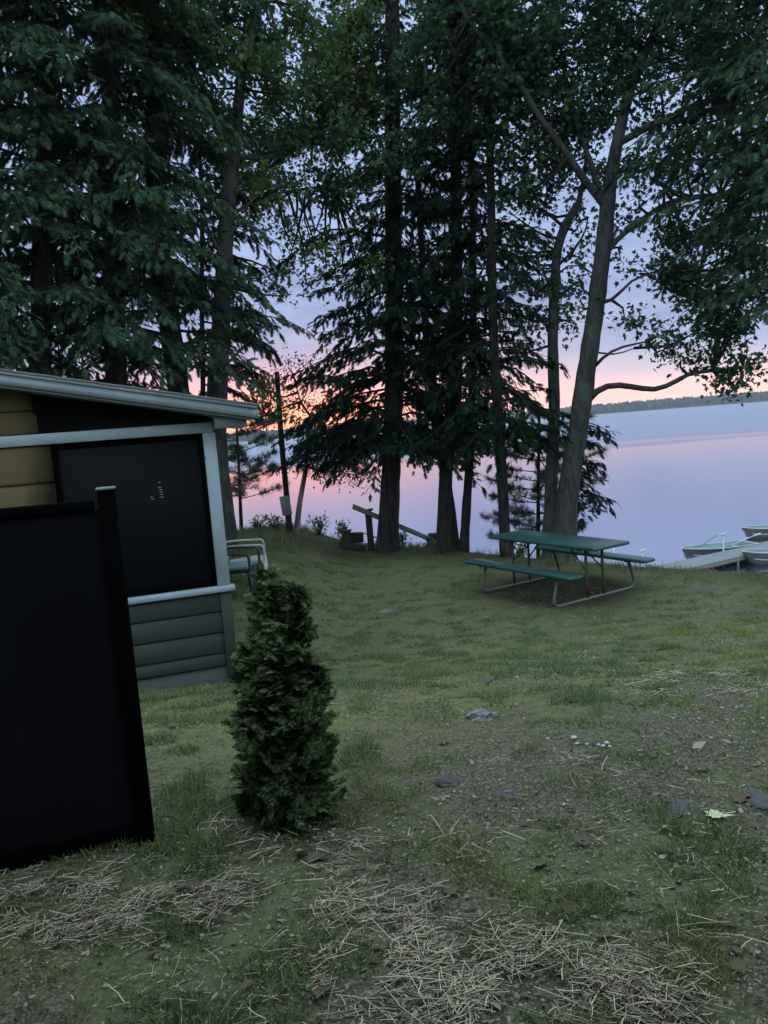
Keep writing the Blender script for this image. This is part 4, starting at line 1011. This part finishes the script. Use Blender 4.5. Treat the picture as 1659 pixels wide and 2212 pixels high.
def boat(label, bow, stern, roll=0.0, oar=False, lsc=1.0):
    bow = np.asarray(bow, float); stern = np.asarray(stern, float)
    d = stern - bow; d[2] = 0; Lb = 4.3 * lsc; X = unit(d)
    org = np.array([bow[0], bow[1], WATER_Z])
    root = empty('rowing_boat', tuple(org), label, 'boat', 'rowing boats moored at the dock'); root.rotation_euler = (roll, 0, math.atan2(X[1], X[0]))
    n = 15; T = np.linspace(0, 1, n)
    def sect(t, inn=0.0):
        B = .76 * (1 - (1 - min(1, t * 1.75)) ** 2.1) ** .62 * (1 - .12 * max(0, t - .6) / .4)
        h = .46 + .20 * (1 - t) ** 2.2; kz = -.12 + .34 * max(0, 1 - t / .16) ** 1.7
        B = max(B - inn, .004); x0 = t * Lb
        pr = [(0, kz + inn, .20), (.55, kz + .05 + inn, .15), (.84, kz + .15 + inn * .8, .1), (.94, (kz + h) / 2 + .05, .04), (1.0, h, 0.0)]
        rake = max(0, 1 - t / .12)
        return [(x0 + q * rake * 2.2 + (inn if t == 0 else 0), b * B, z) for b, z, q in pr]
    def shell(inn):
        V = []; 
        for t in T:
            s = sect(t, inn); V += [(x, -y, z) for x, y, z in s[::-1]] + [(x, y, z) for x, y, z in s[1:]]
        I = np.arange(n * 9).reshape(n, 9); return np.array(V), np.stack([I[:-1, :-1], I[:-1, 1:], I[1:, 1:], I[1:, :-1]], -1).reshape(-1, 4), I
    V, F, I = shell(0); mb = MB(); mb.add(V, F); mb.add(V[I[-1]], [list(range(9))]); mb.build('hull', M['hull'], root, True)
    V, F, I = shell(.035); mb = MB(); mb.add(V, F[:, ::-1]); mb.add(V[I[-1]] - [.03, 0, 0], [list(range(9))[::-1]]); mb.build('inner_shell', M['boat_in'], root, True)
    G = [(s[-1][0], s[-1][1] + .008, s[-1][2] + .012) for s in (sect(t) for t in T)]
    mb = MB(); tube(mb, [(x, -y, z) for x, y, z in G[::-1]] + G[1:], .026, 6); gw = mb.build('gunwale', M['gunwale'], root, True)
    bt = sect(1)[-1][1]; mb = MB(); bx(mb, (Lb - .01, 0, .44), (.06, 2 * bt, .10), None, .008); mb.build('transom_cap', M['gunwale'], root)
    for t in (.26, .56, .86):
        B = sect(t, .03)[3][1]; mb = MB(); bx(mb, (t * Lb, 0, .26), (.26, 2 * B, .045), None, .008); st_ = mb.build('seat', M['boat_in'], root)
        mb = MB(); bx(mb, (t * Lb + .06, 0, .10), (.03, 1.6 * B, .27), None, .004); mb.build('seat_support', M['boat_in'], st_)
    for s in (-1, 1):
        P = [(t * Lb, s * (sect(t)[3][1] + .014), sect(t)[3][2] - .02) for t in np.linspace(.10, 1, 12)]
        mb = MB(); tube(mb, P, .022, 5); mb.build('rub_rail', M['gunwale'], root, True)
        mb = MB(); tube(mb, [(.5 * Lb, s * .70, .47), (.5 * Lb, s * .70, .60)], .016, 6); mb.build('oarlock', M['iron'], gw)
    mb = MB(); tube(mb, [(-.02, 0, .60), (.02, 0, .68), (.10, 0, .66)], .02, 6); mb.build('bow_handle', M['gunwale'], root, True)
    return root, X
BOW1 = on_z(1472.6, 1186.6, WATER_Z + .62); ST1 = on_z(1630, 1169, WATER_Z + .46)
boat('dark-hulled rowing boat with pale mint inside, on the far side of the dock', BOW1, ST1)
BOW2 = on_z(1601, 1141, WATER_Z + .62); boat('farthest rowing boat, cut off by the right edge', BOW2, BOW2 + np.array([4, .25, 0]))
BOW3 = on_z(1602, 1193, WATER_Z + .62); boat('nearest rowing boat, on the near side of the dock at the right edge', BOW3, BOW3 + np.array([4, .35, 0]))
oa = on_z(1581, 1178, WATER_Z + .62); ob = on_z(1632, 1156, WATER_Z + .80)
mb = MB(); tube(mb, [oa, (oa + ob) / 2 + [0, 0, .02], ob], .028, 6); beam(mb, ob - unit(ob - oa) * .1, ob + unit(ob - oa) * .5, .14, .02, .006); tag(mb.build('oar', M['gunwale'], None), 'pale oar propped across the stern of the middle boat', 'oar')
ya = on_z(1497, 1187, WATER_Z + .45); yb = at_depth(1549, 1156, 37.1)
mb = MB(); tube(mb, resample([ya, (ya + yb) / 2 - [0, 0, .03], yb], .1), .012, 5); tag(mb.build('mooring_rope', M['iron']), 'thin rope from the boat up to the tall crossbar post', 'rope')

# ------------------------------------------------------------------ small things on the lawn
def rock(label, u, v, w_, h_, m, seed, name='rock'):
    rng = np.random.default_rng(seed); p = ground_px(u, v)
    b = bmesh.new(); bmesh.ops.create_icosphere(b, subdivisions=3, radius=1)
    for q in b.verts:
        n = q.co.normalized(); k = 1 + .55 * (float(fnoise(n.x * 2 + seed, n.y * 2 + n.z * 3, seed)) - .5) * 2 + .40 * (float(fnoise(n.x * 7, n.y * 7 + n.z * 9, seed + 1)) - .5)
        q.co = Vector((n.x * k * w_, n.y * k * w_ * .7, n.z * k * h_))
    me = bpy.data.meshes.new(name); b.to_mesh(me); b.free(); me.materials.append(M[m])
    o = bpy.data.objects.new(name, me); COL.objects.link(o); o.location = (p[0], p[1], p[2] - h_ * .1); o.rotation_euler = (0, 0, rng.uniform(0, 3))
    tag(o, label, 'rock')
rock('pale grey jagged rock in the middle of the lawn', 1040, 1552, .085, .055, 'stone', 3)
rock('dark grey rock low in the lawn right of the evergreen shrub', 970, 1692, .055, .032, 'darkstone', 4)
rock('flat grey stone set in bare soil right of the dark rock', 1098, 1716, .060, .026, 'darkstone', 5)
rock('dark clod beside the pale fallen leaf', 1468, 1748, .075, .026, 'darkstone', 6)
rock('dark clod at the right edge of the lawn', 1640, 1735, .08, .035, 'darkstone', 7)
rock('small grey stone in the grass behind the pale rock', 1052, 1475, .06, .03, 'darkstone', 8)
rock('flat grey stone far back in the lawn, left of the middle', 835, 1322, .12, .02, 'stone', 9)
_p = [(0, 0), (-.10, .26), (.10, .24), (.16, .46), (.30, .34), (.40, .40), (.48, .20), (.66, .26), (.64, .12), (1.0, 0)]
_o = _p + [(x, -y) for x, y in _p[-2:0:-1]]
LEAF1 = (np.array([(x, y, 0.0) for x, y in _o] + [(.35, 0, 0)]), np.array([[len(_o), i, (i + 1) % len(_o)] for i in range(len(_o))]))
def fallen(label, u, v, s, m, seed, group=None):
    rng = np.random.default_rng(seed); p = ground_px(u, v); mb = MB()
    V = LEAF1[0].copy(); V[:, 2] += .25 * np.abs(V[:, 1]) * rng.uniform(-.3, 1.2) + .10 * V[:, 0] ** 2
    a = rng.uniform(0, 6.28); scatter(mb, (V, LEAF1[1]), np.array([[0, 0, 0.0]]), np.array([[math.cos(a), math.sin(a), rng.uniform(-.1, .2)]]), np.array([0, 0, 1.0]) + rng.normal(0, .25, (1, 3)), s)
    o = mb.build('fallen_leaf', M[m]); o.location = (p[0], p[1], p[2] + .018); tag(o, label, 'leaf', group)
fallen('pale yellow-green fallen maple leaf on the bare soil at right', 1528, 1768, .10, 'paleleaf', 1)
fallen('green leaf standing in the shade left of the evergreen shrub', 497, 1746, .08, 'shrub', 2)
rl = np.random.default_rng(61)
for k in range(46):
    fallen('curled brown dead leaf lying on the lawn', rl.uniform(340, 1650), rl.uniform(1560, 2190), rl.uniform(.035, .075), 'deadleaf', 100 + k, 'brown dead leaves on the lawn')
def shroom(label, u, v, s):
    p = ground_px(u, v); root = empty('mushroom', tuple(p), label, 'mushroom', 'pale mushrooms in the lawn')
    mb = MB(); tube(mb, [(0, 0, -.01), (0, 0, s)], s * .18, 7); mb.build('stem', M['mushroom'], root, True)
    mb = MB(); tube(mb, [(0, 0, s * .8), (0, 0, s), (0, 0, s * 1.25), (.0, 0, s * 1.4)], np.array([s * .6, s * .75, s * .55, s * .1]), 9); mb.build('cap', M['mushroom'], root, True)
for k, (u, v, s) in enumerate(((1240, 1602, .03), (1247, 1612, .02), (1268, 1612, .016), (1293, 1614, .018), (1303, 1618, .022), (1311, 1612, .025), (1318, 1618, .018))):
    shroom('tiny pale mushroom in the lawn right of the grey rock', u, v, s * .75)

# ------------------------------------------------------------------ grass, straw, litter
def in_view(x, y): return np.abs(x + .06 * y) < .56 * y + .55
def sample(n, y0, y1, power, seed):
    r = np.random.default_rng(seed); t = r.random(n); y = (y0 ** power + t * (y1 ** power - y0 ** power)) ** (1 / power)
    x = r.uniform(-1, 1, n) * (.60 * y + .8); return x, y, r
def blades(mb, x, y, h, wd, lean, r, z=None):
    n = len(x); z = zg(x, y) if z is None else z
    a = r.uniform(0, 6.28, n); la = r.uniform(0, 6.28, n); lean = lean * r.uniform(.3, 1.3, n)
    b = np.stack([x, y, z - .004], -1); s = np.stack([np.cos(a), np.sin(a), 0 * a], -1) * (wd / 2)[:, None]
    dl = np.stack([np.cos(la), np.sin(la), 0 * la], -1)
    m = b + dl * (lean * h * .35)[:, None] + np.array([0, 0, 1.]) * (h * .6)[:, None]; t = b + dl * (lean * h)[:, None] + np.array([0, 0, 1.]) * (h * np.clip(1 - lean * .35, .2, 1))[:, None]
    V = np.stack([b - s, b + s, m + s * .7, m - s * .7, t], 1).reshape(-1, 3); i = np.arange(n)[:, None] * 5
    mb.add(V, (i + np.array([0, 1, 2, 3])).reshape(-1, 4)); mb.add(np.zeros((0, 3)), np.zeros((0, 4), int)) if False else None
    mb.L.append((i + np.array([3, 2, 4]) + mb.n - len(V)).ravel().astype(np.int32)); mb.S.append(np.full(n, 3, np.int32))
def tri_blades(mb, x, y, h, wd, lean, r):
    n = len(x); a = r.uniform(0, 6.28, n); la = r.uniform(0, 6.28, n); lean = lean * r.uniform(.2, 1.4, n)
    b = np.stack([x, y, zg(x, y) - .004], -1); q = np.stack([np.cos(a), np.sin(a), 0 * a], -1) * (wd / 2)[:, None]
    t = b + np.stack([np.cos(la) * lean * h, np.sin(la) * lean * h, h * np.clip(1 - lean * .35, .25, 1)], -1)
    mb.add(np.stack([b - q, b + q, t], 1).reshape(-1, 3), np.arange(3 * n).reshape(-1, 3))
gr = MB()
x, y, r = sample(760000, 1.6, 16.6, .6, 71)
cgx, cmx, cdx = cover_maps(x, y)
tuft = fnoise(x * 5, y * 5, 41)
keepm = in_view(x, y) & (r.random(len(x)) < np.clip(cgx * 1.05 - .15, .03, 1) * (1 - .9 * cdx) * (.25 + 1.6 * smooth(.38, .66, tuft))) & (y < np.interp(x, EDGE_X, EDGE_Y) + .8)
ins = ((np.stack([x, y], -1) - CC[:2]) @ LX[:2] > -.02) & ((np.stack([x, y], -1) - CC[:2]) @ NRM[:2] < .0)
keepm &= ~ins
x, y, tuft = x[keepm], y[keepm], tuft[keepm]
tri_blades(gr, x, y, r.uniform(.012, .036, len(x)) * (.5 + 2.0 * smooth(.45, .72, tuft)), r.uniform(.003, .006, len(x)) * (1 + y * .07), .9, r)
tag(gr.build('lawn_grass', M['grass']), 'short patchy grass of the lawn', 'grass', kind='stuff')
tg = MB(); r = np.random.default_rng(72); x = r.uniform(-5, 9, 9000); y = np.interp(x, EDGE_X, EDGE_Y) + r.normal(.25, .4, 9000); k = fnoise(x * 1.3, y * 1.3, 44) > .45
x, y = x[k], y[k]; blades(tg, x, y, r.uniform(.05, .22, len(x)) * (1 - .45 * smooth(2.5, 4, x)) * (1 + (r.random(len(x)) < .03) * 1.6), r.uniform(.005, .010, len(x)), .55, r)
bx_ = r.uniform(-4.6, -1.7, 5000); by_ = r.uniform(13.5, 17, 5000); blades(tg, bx_, by_, r.uniform(.06, .2, 5000), r.uniform(.005, .01, 5000), .7, r)
tag(tg.build('bank_grass', M['tallgrass']), 'longer grass and weeds along the top of the bank', 'grass', kind='stuff')
# ground cover: tiny broad leaves
gc = MB(); x, y, r = sample(26000, 1.7, 9, .8, 73); k = in_view(x, y) & (fnoise(x * 1.6, y * 1.6, 45) > .5); x, y = x[k], y[k]; n = len(x)
scatter(gc, OVAL, np.stack([x, y, zg(x, y) + r.uniform(.004, .022, n)], -1), np.stack([r.normal(size=n), r.normal(size=n), r.uniform(-.2, .5, n)], -1), np.array([0, 0, 1.]) + r.normal(0, .3, (n, 3)), r.uniform(.008, .024, n))
tag(gc.build('ground_cover', M['cover']), 'tiny clover and weed leaves in the lawn', 'ground cover', kind='stuff')
CHIP = (np.array([(0, 0, 0), (.4, .28, .06), (1, .05, 0), (.5, -.25, -.04)]), np.array([[0, 1, 2, 3]]))
lt = MB(); x, y, r = sample(95000, 1.6, 10, .6, 74); k = in_view(x, y) & (fnoise(x * 1.1, y * 1.1, 46) + .25 * r.random(len(x)) > .48); x, y = x[k], y[k]; n = len(x)
scatter(lt, CHIP, np.stack([x, y, zg(x, y) + r.uniform(.002, .016, n)], -1), np.stack([r.normal(size=n), r.normal(size=n), r.normal(0, .2, n)], -1), np.array([0, 0, 1.]) + r.normal(0, .5, (n, 3)), r.lognormal(math.log(.011), .45, n))
tag(lt.build('leaf_litter', M['litter']), 'fine brown litter scattered over the soil', 'leaf litter', kind='stuff')
def straws(mb, x, y, ln, wd, az, pitch, lift, r):
    n = len(x); z = zg(x, y) + lift; c = np.stack([x, y, z], -1)
    d = np.stack([np.cos(az) * np.cos(pitch), np.sin(az) * np.cos(pitch), np.sin(pitch)], -1); s = np.stack([-np.sin(az), np.cos(az), 0 * az], -1) * (wd / 2)[:, None]; u = np.cross(d, s)
    b = s * r.uniform(-3.5, 3.5, n)[:, None] * np.clip(ln / .08, .3, 1.5)[:, None]
    rings = [c - d * (ln / 2)[:, None], c + b, c + d * (ln / 2)[:, None]]
    V = np.stack([q + o for q in rings for o in (s, u, -s)], 1).reshape(-1, 3); i = np.arange(n)[:, None, None] * 9
    F = np.array([[a * 3 + k, a * 3 + (k + 1) % 3, a * 3 + 3 + (k + 1) % 3, a * 3 + 3 + k] for a in (0, 1) for k in range(3)])
    mb.add(V, (F[None] + i).reshape(-1, 4))
sw = MB(); r = np.random.default_rng(75)
patches = [(250, 1935, .50, .13, 1100, 20), (400, 1990, .35, .12, 500, 10), (120, 2010, .3, .12, 260, 20), (860, 1960, .26, .14, 420, 0), (820, 2090, .34, .13, 620, 0), (1000, 2040, .30, .13, 560, 0), (1020, 2150, .45, .12, 1100, 0), (1200, 2140, .35, .10, 600, -20),
           (1320, 2185, .28, .10, 600, -35), (650, 1880, .4, .2, 200, 0), (1480, 1468, .45, .22, 330, 0), (1570, 1500, .4, .15, 160, 0), (1280, 1650, .25, .15, 110, 0), (560, 2100, .7, .2, 160, 20), (1400, 1900, .7, .5, 230, 0), (1000, 1780, 1.0, .5, 260, 0), (1560, 2080, .3, .2, 160, -30), (500, 1800, .3, .3, 90, 20), (1250, 1300, 2., 1.5, 200, 0)]
for u, v, rx, ry, n, a in patches:
    n = int(n * (.82 if v > 1850 else .55))
    p = ground_px(u, v); x = p[0] + r.normal(0, rx * .55, n * 3); y = p[1] + r.normal(0, ry * .6, n * 3)
    kk = np.argsort(-(fnoise(x * 7, y * 7, 61) + .25 * r.random(n * 3)))[:n]; x, y = x[kk], y[kk]
    az = np.where(r.random(n) < .38, math.radians(a) + r.normal(0, .4, n), r.uniform(0, 3.14, n))
    straws(sw, x, y, np.clip(r.lognormal(math.log(.048), .55, n), .012, .22), r.uniform(.0016, .0042, n), az, r.normal(0, .16, n), r.uniform(.004, .034, n), r)
tag(sw.build('straw', M['straw']), 'loose dry straw strewn over the bare soil', 'straw', kind='stuff')


# ------------------------------------------------------------------ evening haze over the lake
def haze_mat():
    m = bpy.data.materials.new('evening_haze'); m.use_nodes = True
    t = NT(m.node_tree); out = t.n('ShaderNodeOutputMaterial'); v = t.n('ShaderNodeVolumePrincipled')
    v.inputs['Color'].default_value = (0.80, 0.88, 1.0, 1); v.inputs['Density'].default_value = 0.00016; v.inputs['Anisotropy'].default_value = 0.0
    t.l(v, 0, out, 'Volume'); return m
hz = MB(); bx(hz, (0, 1000, 5.5), (8200, 2700, 31), None, 0); tag(hz.build('haze', haze_mat()), 'thin evening haze over the lake', 'haze', kind='stuff')
